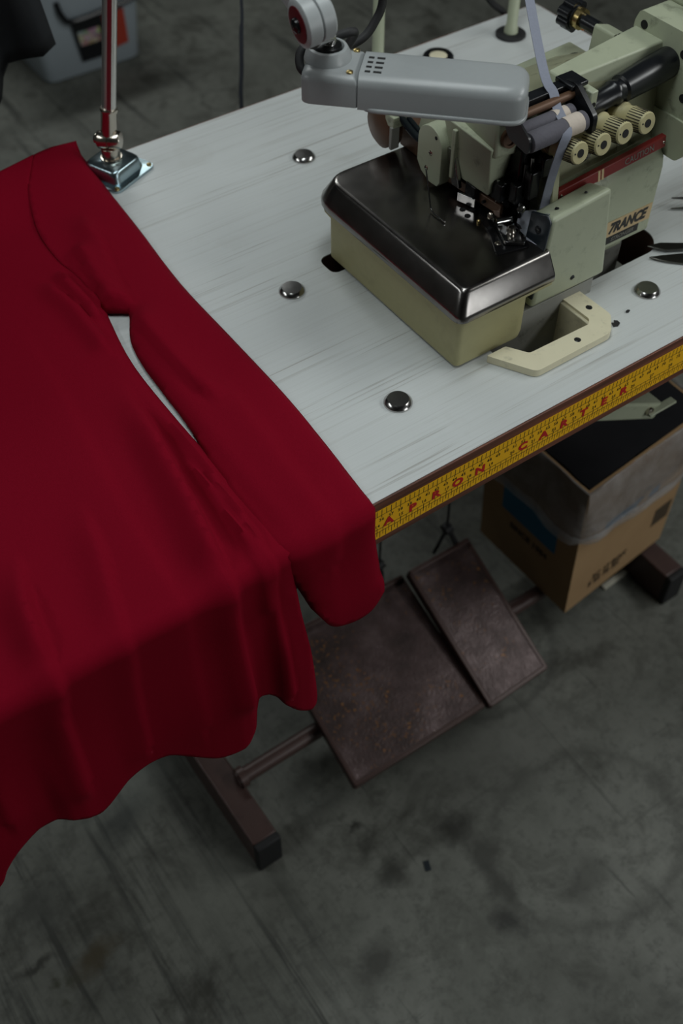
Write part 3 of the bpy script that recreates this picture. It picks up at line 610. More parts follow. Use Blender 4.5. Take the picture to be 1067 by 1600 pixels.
for (x, y) in ((0.5855, 0.1300), (0.5990, 0.1285)): screw((x, y, 0.0862), (0, 0, 1), 0.0032, 0.001, parent=cv, name='plate_screw')
put('plate_stud', MB().lathe((0.5925, 0.1660, 0.085), (0, 0, 1), [(0, 0.0022), (0.0025, 0.0020), (0.0035, 0.0006)], 12), 'brass', cv)
mp('thread_wire', MB().tube([(0.5640, 0.2140, 0.128), (0.5665, 0.2060, 0.0880), (0.5650, 0.1985, 0.0868), (0.5655, 0.1830, 0.0868)], 0.00075, 6), 'chrome')
# waste frame on the table in front
mp('waste_frame', MB().prism(roundpoly([(0.5410, 0.0800), (0.5655, 0.0370), (0.6600, 0.0375), (0.6780, 0.0570), (0.6770, 0.1050), (0.655, 0.1050), (0.6560, 0.0640), (0.6500, 0.0585), (0.5765, 0.0600), (0.5640, 0.0800)], [0.002, 0.006, 0.006, 0.004, 0.002, 0.002, 0.002, 0.002, 0.003, 0.002]), 0.0005, 0.0085), 'beige', 0.0016, 3,
   label='cream cast frame lying on the table')
mp('chute_wall', MB().box(0.6520, 0.6560, 0.060, 0.112, -0.055, 0.006).box(0.5600, 0.6540, 0.0560, 0.0585, -0.055, 0.004), 'beige', 0.001)
for (x, y) in ((0.6675, 0.0765), (0.6260, 0.0480)): screw((x, y, 0.0085), (0, 0, 1), 0.0036, 0.0006, 'black')
# front cover panel
fp = mp('front_panel', MB().hexa([(0.6090, 0.0985, 0.0180), (0.7070, 0.0985, 0.0180), (0.7080, 0.124, 0.0180), (0.6110, 0.130, 0.0180)], [(0.6190, 0.0985, 0.1165), (0.6920, 0.0985, 0.1225), (0.6920, 0.129, 0.1130), (0.6200, 0.129, 0.1060)]), 'green_clean', 0.005, 3,
        label='plain pale green front cover panel')
mp('panel_side', MB().prism([(0.0985, 0.030), (0.0985, 0.113), (0.1050, 0.1185), (0.124, 0.112), (0.124, 0.030)], 0.6068, 0.6093, fr=lambda a, b, c: (c + (b - 0.018) * 0.1, a, b)), 'blueblack', 0.001)
screw((0.6149, 0.1110, 0.1000), (-1, 0, 0), 0.004, 0.001, 'black')
screw((0.636, 0.112, 0.1145), (0, 0.3, 1), 0.0022, 0.0005, 'black'); screw((0.671, 0.112, 0.1180), (0, 0.3, 1), 0.0016, 0.0004, 'black'); screw((0.660, 0.0983, 0.034), (0, -1, 0), 0.0028, 0.0008, 'black')
# rear casing with the name sticker
cs = mp('lower_casing', MB().loft([[(0.640, 0.128, z0), (0.7965, 0.128, z0), (0.7965, 0.200, z0), (0.640, 0.200, z0)] for z0 in (0.016, 0.0900)] + [[(0.640, 0.1300, 0.0960), (0.7965, 0.1300, 0.1005), (0.7965, 0.200, 0.1010), (0.640, 0.200, 0.0960)], [(0.640, 0.1400, 0.1030), (0.7965, 0.1400, 0.1110), (0.7965, 0.200, 0.1110), (0.640, 0.200, 0.1030)]]), 'green', 0.0025, 3)
mp('casing_skirt', MB().box(0.660, 0.772, 0.138, 0.190, 0.002, 0.020), 'green', 0.002)
st = put('name_sticker', MB().box(0.700, 0.7935, 0.1276, 0.1281, 0.0310, 0.0500), 'stickercream', cs, smooth=None); st['label'] = 'cream sticker with black capitals'
put('sticker_text', text_mb('7RANCE', 0.0165, (0.7600, 0.1276, 0.0402), (1, 0, 0.0), (0, 0, 1), bold=0.05, shear=0.25, lift=0.0002, wscale=0.82), 'stickerblack', st, smooth=None)
put('sticker_band', MB().box(0.700, 0.7790, 0.1275, 0.1280, 0.0222, 0.0312), 'stickerblack', cs, smooth=None)
put('band_text', text_mb('STRONGER', 0.0062, (0.7560, 0.1274, 0.0268), (1, 0, 0), (0, 0, 1), shear=0.2, bold=0.02, lift=0.0003), 'stickergrey', cs, smooth=None)
# sloping dial panel
pa = Vector((0, 0.151, 0.106)); pb = Vector((0, 0.167, 0.186)); up_ = (pb - pa).normalized(); nrm = Vector((0, -up_.z, up_.y))
dp = mp('dial_panel', MB().prism(roundpoly([(0.648, 0.0), (0.800, 0.0), (0.800, 0.085), (0.648, 0.085)], 0.003), -0.004, 0.0, fr=lambda a, b, c: tuple(Vector((a, 0, 0)) + pa + up_ * b + nrm * c)), 'green_oily', 0.0008)
def onp(x, t, c=0.0): return Vector((x, 0, 0)) + pa + up_ * t + nrm * c
mp('upper_body', MB().prism([(0.1555, 0.10), (0.1705, 0.180), (0.205, 0.180), (0.300, 0.128), (0.300, 0.018), (0.1555, 0.018)], 0.640, 0.800, fr=lambda a, b, c: (c, a, b)), 'green_oily', 0.002)
rs = mp('red_strip', MB().hexa([(0.655, 0.1285, 0.1035), (0.792, 0.1285, 0.1130), (0.792, 0.1345, 0.1130), (0.655, 0.1345, 0.1035)], [(0.655, 0.1305, 0.1135), (0.792, 0.1305, 0.1240), (0.792, 0.1365, 0.1240), (0.655, 0.1365, 0.1135)]), 'redlabel', 0.0008, label='dark red warning strip')
for x in (0.7040, 0.7085):
    zz = 0.1035 + (x - 0.655) * 0.0095 / 0.137; put('pale_mark', MB().hexa([(x, 0.1282, zz), (x + 0.0028, 0.1282, zz), (x + 0.0028, 0.129, zz), (x, 0.129, zz)], [(x, 0.1302, zz + 0.0102), (x + 0.0028, 0.1302, zz + 0.0102), (x + 0.0028, 0.131, zz + 0.0102), (x, 0.131, zz + 0.0102)]), 'stickercream', rs, smooth=None)
put('strip_text', text_mb('CAUTION', 0.0085, (0.757, 0.1294, 0.1158), (1, 0, 0.07), (0, 0.2, 1), lift=0.0003), 'stickergrey', rs, smooth=None)
screw((0.6585, 0.1290, 0.1090), (0, -1, 0.2), 0.0014, 0.001); screw((0.7885, 0.1290, 0.1185), (0, -1, 0.2), 0.0014, 0.001)
for i, x in enumerate((0.6515, 0.6795, 0.7055, 0.7333)):
    tip = Vector((x, 0.110, (0.1655, 0.1640, 0.1660, 0.1665)[i])); rt = tip - nrm * 0.054
    d = mp('tension_dial', MB().lathe(rt, nrm, [(0.012, 0.0092), (0.014, 0.0112), (0.024, 0.0116), (0.026, 0.0100), (0.034, 0.0100), (0.0345, 0.0108), (0.053, 0.0100), (0.054, 0.0092)], 28), 'dialplastic', label='cream fluted thread tension dial')
    gm = MB(); u, v = perp(nrm)
    for k in range(26):
        a = 2 * math.pi * k / 26; e = u * math.cos(a) + v * math.sin(a); tn = nrm.cross(e)
        gm.obox(rt + nrm * 0.0440 + e * 0.0101, nrm, tn, e, 0.0082, 0.00042, 0.0006)
    put('flutes', gm, 'dialgroove', d, smooth=None)
    put('dial_bore', MB().cyl(rt + nrm * 0.0536, rt + nrm * 0.0544, 0.0038), 'holeblack', d)
    put('index_dot', MB().cyl(rt + nrm * 0.0538 + u * 0.0064 - v * 0.0012, rt + nrm * 0.0544 + u * 0.0064 - v * 0.0012, 0.0008, nseg=8), 'holeblack', d)
    put('tension_disc', MB().lathe(rt, nrm, [(-0.002, 0.006), (0.000, 0.0125), (0.0022, 0.0125), (0.0035, 0.008), (0.0050, 0.0125), (0.0072, 0.0125), (0.010, 0.007)], 24), 'oilblack' if i > 1 else 'dialplastic', d)
lb = mp('round_label', MB().prism([(0.703 + 0.0175 * math.cos(a), 0.026 + 0.0175 * math.sin(a)) for a in [2 * math.pi * k / 24 for k in range(24)]], 0.0, 0.0004, fr=lambda a, b, c: tuple(onp(a, b, c))), 'stickerblack', smooth=None)
put('label_text', text_mb('DANGER', 0.0056, onp(0.703, 0.0125, 0.0003), (1, 0, 0), up_, bold=0.02, lift=0.0003), 'stickergrey', lb, smooth=None)
screw(onp(0.772, 0.030), nrm, 0.0026, 0.0006, 'black'); screw(onp(0.668, 0.012), nrm, 0.0022, 0.0006, 'black'); hole(onp(0.660, 0.030), nrm, 0.005)
mp('seam_plate', MB().prism([(0.750, 0.005), (0.764, 0.005), (0.764, 0.040), (0.750, 0.040)], 0, 0.0006, fr=lambda a, b, c: tuple(onp(a, b, c))), 'green', smooth=None)
# upper arm and tower
mp('upper_arm', MB().hexa([(0.672, 0.1660, 0.170), (0.803, 0.1640, 0.170), (0.803, 0.2060, 0.170), (0.672, 0.1950, 0.170)], [(0.680, 0.1690, 0.1985), (0.803, 0.1670, 0.2000), (0.803, 0.2040, 0.2000), (0.680, 0.1900, 0.1985)]), 'green_clean', 0.002, 3)
ab = mp('arm_end_block', MB().box(0.688, 0.6965, 0.142, 0.170, 0.176, 0.1955), 'green_clean', 0.0012)
hole((0.6925, 0.1418, 0.1825), (0, -1, 0), 0.0026, parent=ab)
tw = mp('arm_tower', MB().prism(roundpoly([(0.060, 0.155), (0.060, 0.2165), (0.200, 0.2165), (0.205, 0.205), (0.205, 0.128), (0.150, 0.120), (0.110, 0.128)], [0.02, 0.008, 0.004, 0.004, 0.004, 0.02, 0.02]), 0.800, 0.905, fr=lambda a, b, c: (c, a, b)), 'green', 0.003, 3)
for (y, z) in ((0.1925, 0.2050), (0.1400, 0.1980), (0.1290, 0.1600)): hole((0.7998, y, z), (-1, 0, 0), 0.0042, parent=tw)
mp('tower_foot', MB().prism(roundpoly([(0.118, 0.100), (0.098, 0.124), (0.112, 0.140), (0.200, 0.140), (0.200, 0.100)], 0.004), 0.7975, 0.812, fr=lambda a, b, c: (c, a, b)), 'green', 0.001)
mp('tower_ridge', MB().box(0.835, 0.905, 0.10, 0.205, 0.2150, 0.2300), 'green', 0.004, 3)
mp('tower_knob', MB().lathe((0.852, 0.130, 0.229), (0, 0, 1), [(0, 0.012), (0.012, 0.012), (0.014, 0.009)], 16), 'black')
# black drive sleeve in front of the arm
mp('drive_sleeve', MB().lathe((0.664, 0.1490, 0.1725), (1, 0.05, 0.085), [(0, 0.0068), (0.028, 0.0072), (0.0285, 0.0095), (0.060, 0.0102), (0.062, 0.0118), (0.066, 0.0118), (0.068, 0.0108), (0.072, 0.0108), (0.074, 0.0130), (0.090, 0.0136), (0.118, 0.0146), (0.137, 0.0146)], 32), 'black')
mp('drive_shaft', MB().cyl((0.640, 0.1500, 0.1690), (0.700, 0.1500, 0.1780), 0.0052), 'brownplate')
# back details
bp_ = mp('bed_ledge', MB().hexa([(0.640, 0.205, 0.10), (0.832, 0.205, 0.10), (0.832, 0.312, 0.10), (0.640, 0.300, 0.10)], [(0.640, 0.205, 0.1300), (0.832, 0.205, 0.1300), (0.832, 0.312, 0.1300), (0.640, 0.300, 0.1300)]), 'green', 0.002)
hole((0.790, 0.289, 0.1302), (0, 0, 1), 0.006, parent=bp_); hole((0.815, 0.283, 0.1302), (0, 0, 1), 0.008, parent=bp_)
mp('top_cover', MB().hexa([(0.640, 0.170, 0.13), (0.745, 0.190, 0.13), (0.775, 0.268, 0.13), (0.660, 0.268, 0.13)], [(0.645, 0.170, 0.1680), (0.745, 0.190, 0.1680), (0.770, 0.262, 0.1440), (0.660, 0.262, 0.1440)]), 'green_clean', 0.002)
mp('red_oil_dot', MB().cyl((0.7580, 0.2520, 0.1465), (0.7580, 0.2520, 0.1482), 0.0038), 'redlabel')
mp('rear_bracket', MB().prism(roundpoly([(0.806, 0.128), (0.858, 0.128), (0.858, 0.145), (0.832, 0.168), (0.810, 0.175)], 0.004), 0.235, 0.262, fr=lambda a, b, c: (a, c, b)), 'green', 0.0015)
hole((0.817, 0.2345, 0.170), (0, -1, 0), 0.004)
mp('knob_shaft', MB().cyl((0.8165, 0.262, 0.1675), (0.8140, 0.288, 0.1690), 0.0070), 'black')
mp('knob_ring', MB().cyl((0.8145, 0.283, 0.1688), (0.8138, 0.290, 0.1692), 0.0105, nseg=24), 'brass')
kn = MB(); 
for k in range(7):
    a = 2 * math.pi * k / 7; kn.cyl((0.8130 + 0.0105 * math.cos(a), 0.290, 0.1695 + 0.0105 * math.sin(a)), (0.8120 + 0.0105 * math.cos(a), 0.304, 0.1700 + 0.0105 * math.sin(a)), 0.0055, nseg=10)
kn.cyl((0.8132, 0.289, 0.1694), (0.8118, 0.306, 0.1702), 0.012)
mp('hand_knob', kn, 'black')
mp('indicator', MB().cyl((0.838, 0.300, 0.150), (0.838, 0.312, 0.151), 0.006), 'orange')
# needle head
mp('head_casing', MB().hexa([(0.6020, 0.1680, 0.1090), (0.6180, 0.1680, 0.1130), (0.6300, 0.2150, 0.1090), (0.6020, 0.2150, 0.1060)], [(0.5960, 0.1640, 0.1600), (0.6250, 0.1640, 0.1600), (0.6400, 0.2350, 0.1600), (0.5980, 0.2350, 0.1600)]), 'green', 0.0012)
mp('head_body', MB().hexa([(0.5980, 0.1600, 0.1520), (0.6420, 0.1600, 0.1480), (0.6560, 0.2950, 0.1050), (0.6150, 0.2950, 0.1050)], [(0.6000, 0.1650, 0.1880), (0.6500, 0.1650, 0.1900), (0.6600, 0.2850, 0.1500), (0.6180, 0.2850, 0.1480)]), 'green', 0.003)
mp('head_rib', MB().hexa([(0.5945, 0.2120, 0.1060), (0.6020, 0.2120, 0.1060), (0.6020, 0.2165, 0.1060), (0.5945, 0.2165, 0.1060)], [(0.5945, 0.2120, 0.1560), (0.6020, 0.2120, 0.1560), (0.6020, 0.2165, 0.1560), (0.5945, 0.2165, 0.1560)]), 'green', 0.001)
mp('head_socket', MB().lathe((0.612, 0.1590, 0.1690), (0, -1, 0.2), [(-0.004, 0.0085), (0.0012, 0.0085), (0.0012, 0.006), (-0.001, 0.0055)], 20), 'brownplate')
stad = [(0.2418 + 0.0178 * math.cos(a), 0.1300 + 0.0178 * math.sin(a)) for a in [math.pi * k / 12 for k in range(13)]] + [(0.2240, 0.0965), (0.2275, 0.0910), (0.2400, 0.0905), (0.2525, 0.0960), (0.2596, 0.1050)]
la = mp('lever_cover', MB().prism(stad, 0.5900, 0.6130, fr=lambda a, b, c: (c, a, b)), 'green_clean', 0.0015, 3, label='rounded pale green lever cover with two screws')
screw((0.5900, 0.2395, 0.1215), (-1, 0, 0), 0.0026, 0.001); screw((0.5900, 0.2445, 0.1030), (-1, 0, 0), 0.0026, 0.001)
mp('cover_notch', MB().cyl((0.5896, 0.2330, 0.1400), (0.5906, 0.2330, 0.1400), 0.0018), 'holeblack')
mp('steel_lever', MB().hexa([(0.5960, 0.2020, 0.1000), (0.6000, 0.2020, 0.1000), (0.6000, 0.2130, 0.0990), (0.5960, 0.2130, 0.0990)], [(0.5970, 0.2140, 0.1330), (0.6010, 0.2140, 0.1330), (0.6010, 0.2260, 0.1330), (0.5970, 0.2260, 0.1330)]), 'chromedark', 0.0006)
mp('presser_arm', MB().bar((0.6040, 0.2270, 0.0980), (0.6110, 0.1560, 0.0960), 0.004, 0.0110), 'brownplate', 0.001)
mp('arm_bolt', MB().cyl((0.6040, 0.1760, 0.0970), (0.6070, 0.1760, 0.0970), 0.0016), 'holeblack')
mp('cloth_guide', MB().obox((0.5990, 0.1930, 0.0925), (0.3, -1, 0.0), (1, 0.3, 0.2), (0, 0, 1), 0.010, 0.0012, 0.0045), 'chrome', 0.0004)
mp('guide_block', MB().box(0.6000, 0.6100, 0.1840, 0.1980, 0.0960, 0.1090), 'oilblack', 0.001)
for i, (x, y) in enumerate(((0.6090, 0.1640), (0.6125, 0.1580))):
    mp('needle', MB().lathe((x, y, 0.090), (0, 0, 1), [(0, 0.0002), (0.006, 0.0005), (0.020, 0.0006), (0.020, 0.0015), (0.035, 0.0015)], 8), 'chrome')
mp('needle_clamp', MB().box(0.6060, 0.6180, 0.1560, 0.1690, 0.1060, 0.1240), 'oilblack', 0.001)
pf = mp('presser_foot', MB().prism(roundpoly([(0.588, 0.124), (0.6030, 0.1120), (0.6090, 0.1180), (0.6160, 0.165), (0.6040, 0.168), (0.597, 0.146)], 0.003), 0.0872, 0.0905), 'chrome', 0.0008, label='small chrome presser foot')
put('foot_hinge', MB().cyl((0.597, 0.148, 0.0940), (0.612, 0.144, 0.0940), 0.0040).box(0.600, 0.609, 0.136, 0.160, 0.0900, 0.0950), 'chrome', pf)
put('foot_spring', MB().lathe((0.6020, 0.1310, 0.0905), (0, 0, 1), [(0, 0.0038), (0.002, 0.0042), (0.004, 0.0030), (0.006, 0.0030)], 14), 'nickel', pf)
put('foot_screw', MB().lathe((0.5985, 0.1560, 0.0960), (-1, -0.3, 0.4), [(0, 0.0034), (0.003, 0.0034), (0.0036, 0.0024)], 12), 'nickel', pf)
# dark mechanism between the head and the dials
mech = MB().box(0.6220, 0.6480, 0.150, 0.205, 0.084, 0.158)
mp('looper_housing', mech, 'oilblack', 0.003)
for k, (x, y, z, sx, sy, sz) in enumerate(((0.6180, 0.148, 0.118, 0.010, 0.010, 0.020), (0.6280, 0.140, 0.128, 0.012, 0.010, 0.028), (0.6400, 0.140, 0.142, 0.012, 0.010, 0.020))):
    mp('mechanism_block', MB().box(x - sx / 2, x + sx / 2, y - sy / 2, y + sy / 2, z - sz / 2, z + sz / 2), 'oilblack', 0.0015)
mp('looper_bar', MB().cyl((0.6240, 0.146, 0.090), (0.6240, 0.146, 0.146), 0.0020), 'oilblack')
mp('looper_bar', MB().cyl((0.6330, 0.145, 0.112), (0.6310, 0.146, 0.150), 0.0020), 'chromedark')
mp('looper_knob', MB().lathe((0.6300, 0.1420, 0.1315), (-0.3, -1, 0.2), [(0, 0.005), (0.005, 0.005), (0.006, 0.0035)], 14), 'oilblack')
mp('looper_knob', MB().lathe((0.6180, 0.1400, 0.1060), (-0.6, -1, 0.2), [(0, 0.004), (0.004, 0.004), (0.005, 0.0025)], 14), 'chromedark')
mp('tan_plate', MB().prism([(0.630, 0.170), (0.6520, 0.170), (0.6520, 0.140)], 0.138, 0.140, fr=lambda a, b, c: (a, c, b)), 'brownplate', 0.0004)
mp('side_rail', MB().hexa([(0.6420, 0.122, 0.090), (0.650, 0.122, 0.090), (0.650, 0.150, 0.090), (0.6420, 0.150, 0.090)], [(0.648, 0.136, 0.150), (0.656, 0.136, 0.150), (0.656, 0.160, 0.150), (0.648, 0.160, 0.150)]), 'green_oily', 0.001)
# bent grey guard behind the foot
gb = smoothline([(0.6040, 0.1420, 0.0858), (0.6110, 0.1200, 0.0858), (0.6150, 0.1000, 0.0858)], 5); gt = smoothline([(0.6250, 0.1480, 0.0940), (0.6290, 0.1330, 0.1030), (0.6240, 0.1080, 0.1150)], 5)
gs = []
for a, b in zip(gb, gt):
    m_ = (a + b) / 2 + np.array([0.006, 0, -0.006]); gs.append([Vector(q) for q in smoothline([a, m_, b], 4)])
gr = [r_ + [q + Vector((0.0006, 0.0004, -0.0008)) for q in reversed(r_)] for r_ in gs]
mp('guard_sheet', MB().loft(gr), 'sheet', smooth=60)
# ribbon guide: bracket, rods and cloth rollers in front of the arm
mp('guide_bracket', MB().box(0.6120, 0.6880, 0.1575, 0.1690, 0.1900, 0.2010).box(0.6700, 0.6900, 0.1500, 0.1720, 0.1990, 0.2035), 'black', 0.001)
mp('guide_cheek', MB().prism(roundpoly([(0.122, 0.164), (0.122, 0.186), (0.150, 0.206), (0.170, 0.202), (0.150, 0.170)], 0.004), 0.6740, 0.6790, fr=lambda a, b, c: (c, a, b)), 'black', 0.0008)
mp('guide_cheek', MB().prism(roundpoly([(0.124, 0.174), (0.124, 0.188), (0.150, 0.204), (0.166, 0.200), (0.150, 0.178)], 0.004), 0.6010, 0.6035, fr=lambda a, b, c: (c, a, b)), 'black', 0.0008)
mp('guide_rod', MB().cyl((0.600, 0.1520, 0.1935), (0.676, 0.1520, 0.1945), 0.0040), 'brownplate')
mp('guide_rod', MB().cyl((0.600, 0.1590, 0.1900), (0.676, 0.1590, 0.1910), 0.0030), 'chromedark')
def roller(x0, x1, y, z, r, xa, xb):
    ro = mp('cloth_roller', MB().lathe((x0, y, z), (1, 0, 0), [(0, r * 0.8), (0.001, r), (x1 - x0 - 0.003, r), (x1 - x0, r * 0.55)], 22), 'rollercloth')
    put('felt_band', MB().cyl((xa, y, z), (xb, y, z), r + 0.0004, nseg=22), 'rollerpale', ro)
roller(0.6050, 0.6720, 0.1300, 0.1815, 0.0088, 0.6460, 0.6640); roller(0.6030, 0.6700, 0.1435, 0.1840, 0.0075, 0.6450, 0.6600)
# hoses and clips at the back of the head
mp('air_hose', MB().tube(smoothline([(0.590, 0.306, 0.150), (0.598, 0.298, 0.128), (0.610, 0.285, 0.108), (0.622, 0.268, 0.100), (0.632, 0.245, 0.105)], 6), 0.0036, 10), 'blueblack')
mp('air_hose', MB().tube(smoothline([(0.596, 0.308, 0.152), (0.604, 0.300, 0.130), (0.616, 0.287, 0.110), (0.628, 0.270, 0.104)], 6), 0.0030, 10), 'blueblack')
mp('hose_clip', MB().box(0.5860, 0.5960, 0.2960, 0.3000, 0.0960, 0.1200), 'castgrey', 0.0008)
mp('clip_bracket', MB().box(0.5880, 0.6080, 0.2960, 0.3100, 0.1180, 0.1300), 'green', 0.001)
mp('motor_end', MB().lathe((0.604, 0.322, 0.110), (-1, 0.1, 0), [(0, 0.024), (0.012, 0.024), (0.016, 0.018), (0.018, 0.0)], 24), 'brownplate')
mp('side_plate', MB().box(0.6120, 0.6400, 0.2180, 0.3160, 0.0840, 0.1100), 'brownplate', 0.002)
# ================================================================== work lamp (base and pole at the back corner, head over the machine)
wl = thing('work_lamp', 'grey jointed work lamp clamped on the back edge, head above the machine', 'lamp', (0.405, 0.562, 0.0))
bc = Vector((0.4000, 0.5610, 0)); ax = Vector((0.92, 0.39, 0)).normalized(); ay = Vector((-0.39, 0.92, 0)).normalized()
def bl_(a, b, z): q = bc + ax * a + ay * b; return (q.x, q.y, z)
def sq(h, r, z, hb=None): return [bl_(a, b, z) for a, b in roundpoly([(-h, -h), (h, -h), (h, h), (-h, h)], r, 6)]
bs = put('base_plate', MB().loft([sq(0.0330, 0.009, 0.0002), sq(0.0335, 0.009, 0.0016), sq(0.0330, 0.009, 0.0034), sq(0.0250, 0.009, 0.0040), sq(0.0235, 0.009, 0.0090), sq(0.0225, 0.009, 0.0150), sq(0.0205, 0.009, 0.0172)]), 'zinc', wl, smooth=50)
bs['label'] = 'blue zinc-plated stepped base'
for a, b in ((-0.028, -0.028), (0.028, -0.028), (0.028, 0.028), (-0.028, 0.028)):
    put('base_screw', MB().lathe(bl_(a, b, 0.0034), (0, 0, 1), [(0, 0.0030), (0.0014, 0.0026), (0.0020, 0.0012)], 12), 'brass', bs)
pd = (Vector((0.4270, 0.5630, 0.1849)) - Vector((0.4025, 0.5620, 0.058))).normalized(); P0 = Vector((0.4005, 0.5615, 0.030))
put('swivel_stub', MB().lathe((bc.x, bc.y, 0.0172), (0, 0, 1), [(0, 0.0120), (0.003, 0.0120), (0.0032, 0.0102), (0.014, 0.0100), (0.015, 0.0085)], 24), 'nickel', wl)
hx = Vector((0.75, -0.65, 0)).normalized()
put('hinge_barrel', MB().lathe(Vector((0.4005, 0.5610, 0.0400)) - hx * 0.0125, hx, [(0, 0.0085), (0.002, 0.0100), (0.012, 0.0100), (0.0125, 0.0088), (0.013, 0.0100), (0.024, 0.0100), (0.026, 0.0085)], 24), 'nickel', wl)
put('hinge_screw', MB().lathe(Vector((0.4005, 0.5610, 0.0400)) - hx * 0.0165, hx, [(0, 0.004), (0.002, 0.006), (0.006, 0.006)], 16), 'nickel', wl)
S0 = Vector((0.4015, 0.5612, 0.0450))
put('pole_socket', MB().lathe(S0, pd, [(0, 0.0080), (0.004, 0.0088), (0.026, 0.0088), (0.0275, 0.0098), (0.0295, 0.0100), (0.031, 0.0096), (0.031, 0.0078)], 24), 'nickel', wl)
E = Vector((0.4400, 0.5250, 0.3800)); E = S0 + pd * 0.345
pole = put('pole', MB().cyl(S0 + pd * 0.028, E, 0.0077, nseg=28), 'alu', wl)
side = pd.cross(Vector((0.55, 0.83, 0))).normalized(); frontd = Vector((-0.28, -0.86, 0)); frontd = (frontd - pd * frontd.dot(pd)).normalized(); sd = pd.cross(frontd)
sp = MB(); a0 = -14
sp.loft([[q + (frontd * math.cos(math.radians(t)) + sd * math.sin(math.radians(t))) * rr for t, rr in ((-26, 0.0076), (-26, 0.00795), (-10, 0.00795), (6, 0.00795), (6, 0.0076))] for q in (S0 + pd * 0.0312, E - pd * 0.01)])
put('stripe', sp, 'redstripe', pole)
# arm from the elbow to the head
K = Vector((0.4430, 0.2165, 0.3000))
put('elbow', MB().lathe(E - sd * 0.016, sd, [(0, 0.016), (0.002, 0.018), (0.030, 0.018), (0.032, 0.016)], 24), 'lampside', wl)
dA = (E - K).normalized(); kx = Vector((0.86, -0.50, 0.0)).normalized(); kx = (kx - dA * kx.dot(dA)).normalized(); kn_ = dA.cross(kx)
put('arm', MB().bar(K + dA * 0.012, E, 0.016, 0.014, up=kx), 'lampside', wl, bevel=0.002)
put('knuckle', MB().lathe(K - kx * 0.0120, kx, [(0, 0.0165), (0.0015, 0.0185), (0.0115, 0.0185), (0.013, 0.0170)], 32), 'lampside', wl)
put('knuckle', MB().lathe(K + kx * 0.0015, kx, [(0, 0.0165), (0.001, 0.0178), (0.010, 0.0178), (0.012, 0.0160)], 32), 'lampside', wl)
put('knuckle_inlay', MB().lathe(K - kx * 0.0118, -kx, [(0, 0.0140), (0.0008, 0.0140), (0.001, 0.012), (0.0012, 0.0)], 28), 'redstripe', wl)
put('knuckle_bolt', MB().lathe(K - kx * 0.0125, -kx, [(0, 0.0060), (0.003, 0.0056), (0.004, 0.003)], 18), 'oilblack', wl)
# head
A0 = Vector((0.4440, 0.2315, 0.2500)); hax = Vector((0.7083, -0.7059, 0.0)); hw = Vector((0.7059, 0.7083, 0)); ZZ = Vector((0, 0, 1))
def hp(a, b, c): q = A0 + hax * a + hw * b + ZZ * c; return (q.x, q.y, q.z)
def hring(a0, a1, b0, b1, c, r): return [hp(a, b, c) for a, b in roundpoly([(a0, b0), (a1, b0), (a1, b1), (a0, b1)], r, 6)]
def head_shell(a0, a1, b0, b1, ctop, cbot, rl, rr, e):
    rings = []
    for c, i in ((cbot, 0.0), (ctop - e, 0.0), (ctop - e * 0.62, e * 0.08), (ctop - e * 0.3, e * 0.30), (ctop - e * 0.08, e * 0.65), (ctop, e * 1.05)):
        rings.append([hp(a, b, c) for a, b in roundpoly([(a0 + i * (1 if rl > 0.002 else 0), b0 + i), (a1 - i, b0 + i), (a1 - i, b1 - i), (a0 + i * (1 if rl > 0.002 else 0), b1 - i)], [max(rl - i * 0.4, 0.0004), max(rr - i * 0.4, 0.002), max(rr - i * 0.4, 0.002), max(rl - i * 0.4, 0.0004)], 6)])
    return MB().loft(rings)
hs_ = put('head_shell', head_shell(0.0440, 0.1800, -0.0010, 0.0500, 0.0005, -0.0270, 0.0005, 0.016, 0.0095), 'lampgrey', wl, smooth=50); hs_['label'] = 'grey rounded lamp head'
put('head_rim', MB().loft([hring(0.0440, 0.1812, -0.0022, 0.0512, -0.0285, 0.0168), hring(0.0440, 0.1818, -0.0028, 0.0518, -0.0275, 0.0170), hring(0.0440, 0.1816, -0.0026, 0.0516, -0.0255, 0.0170), hring(0.0440, 0.1804, -0.0014, 0.0504, -0.0248, 0.0165)]), 'lampgrey', hs_, smooth=60)
he = put('head_end_block', head_shell(-0.0040, 0.0436, -0.0004, 0.0494, -0.0006, -0.0262, 0.010, 0.0005, 0.0070), 'lampgrey', wl, smooth=50)
cc = hp(0.0145, 0.0300, 0); cc = Vector(cc)
put('collar', MB().lathe(cc - ZZ * 0.001, ZZ, [(0, 0.0200), (0.004, 0.0190), (0.0095, 0.0160), (0.0100, 0.0135), (0.0085, 0.0125), (0.006, 0.012)], 32), 'lampgrey', he)
put('swivel_ring', MB().lathe(cc + ZZ * 0.005, ZZ, [(0, 0.0118), (0.005, 0.0112), (0.006, 0.009)], 24), 'oilblack', he)
nk = K - dA * 0.006
put('swivel_neck', MB().tube([cc + ZZ * 0.008, cc + ZZ * 0.018, K - ZZ * 0.016], 0.0070, 14), 'chromedark', he)
put('neck_screw', MB().lathe(cc + ZZ * 0.0105 - hax * 0.0095, -hax + ZZ * 0.4, [(0, 0.003), (0.003, 0.003), (0.004, 0.002)], 12), 'oilblack', he)
for r_ in range(2):
    for k in range(4):
        a, b = (0.0480 if r_ == 0 else 0.0550), 0.0090 + k * 0.0075
        put('vent_slot', MB().prism([(a, b), (a + (0.0045 if r_ == 0 else 0.0065), b), (a + (0.0045 if r_ == 0 else 0.0065), b + 0.0026), (a, b + 0.0026)], 0.0004, 0.0009, fr=hp), 'holeblack', hs_, smooth=None)
for a, b in ((0.0360, 0.0085), (0.0360, 0.0440)):
    put('head_screw', MB().lathe(hp(a, b, -0.0008), ZZ, [(0, 0.0030), (0.0012, 0.0028), (0.0018, 0.0014)], 12), 'brass', he)
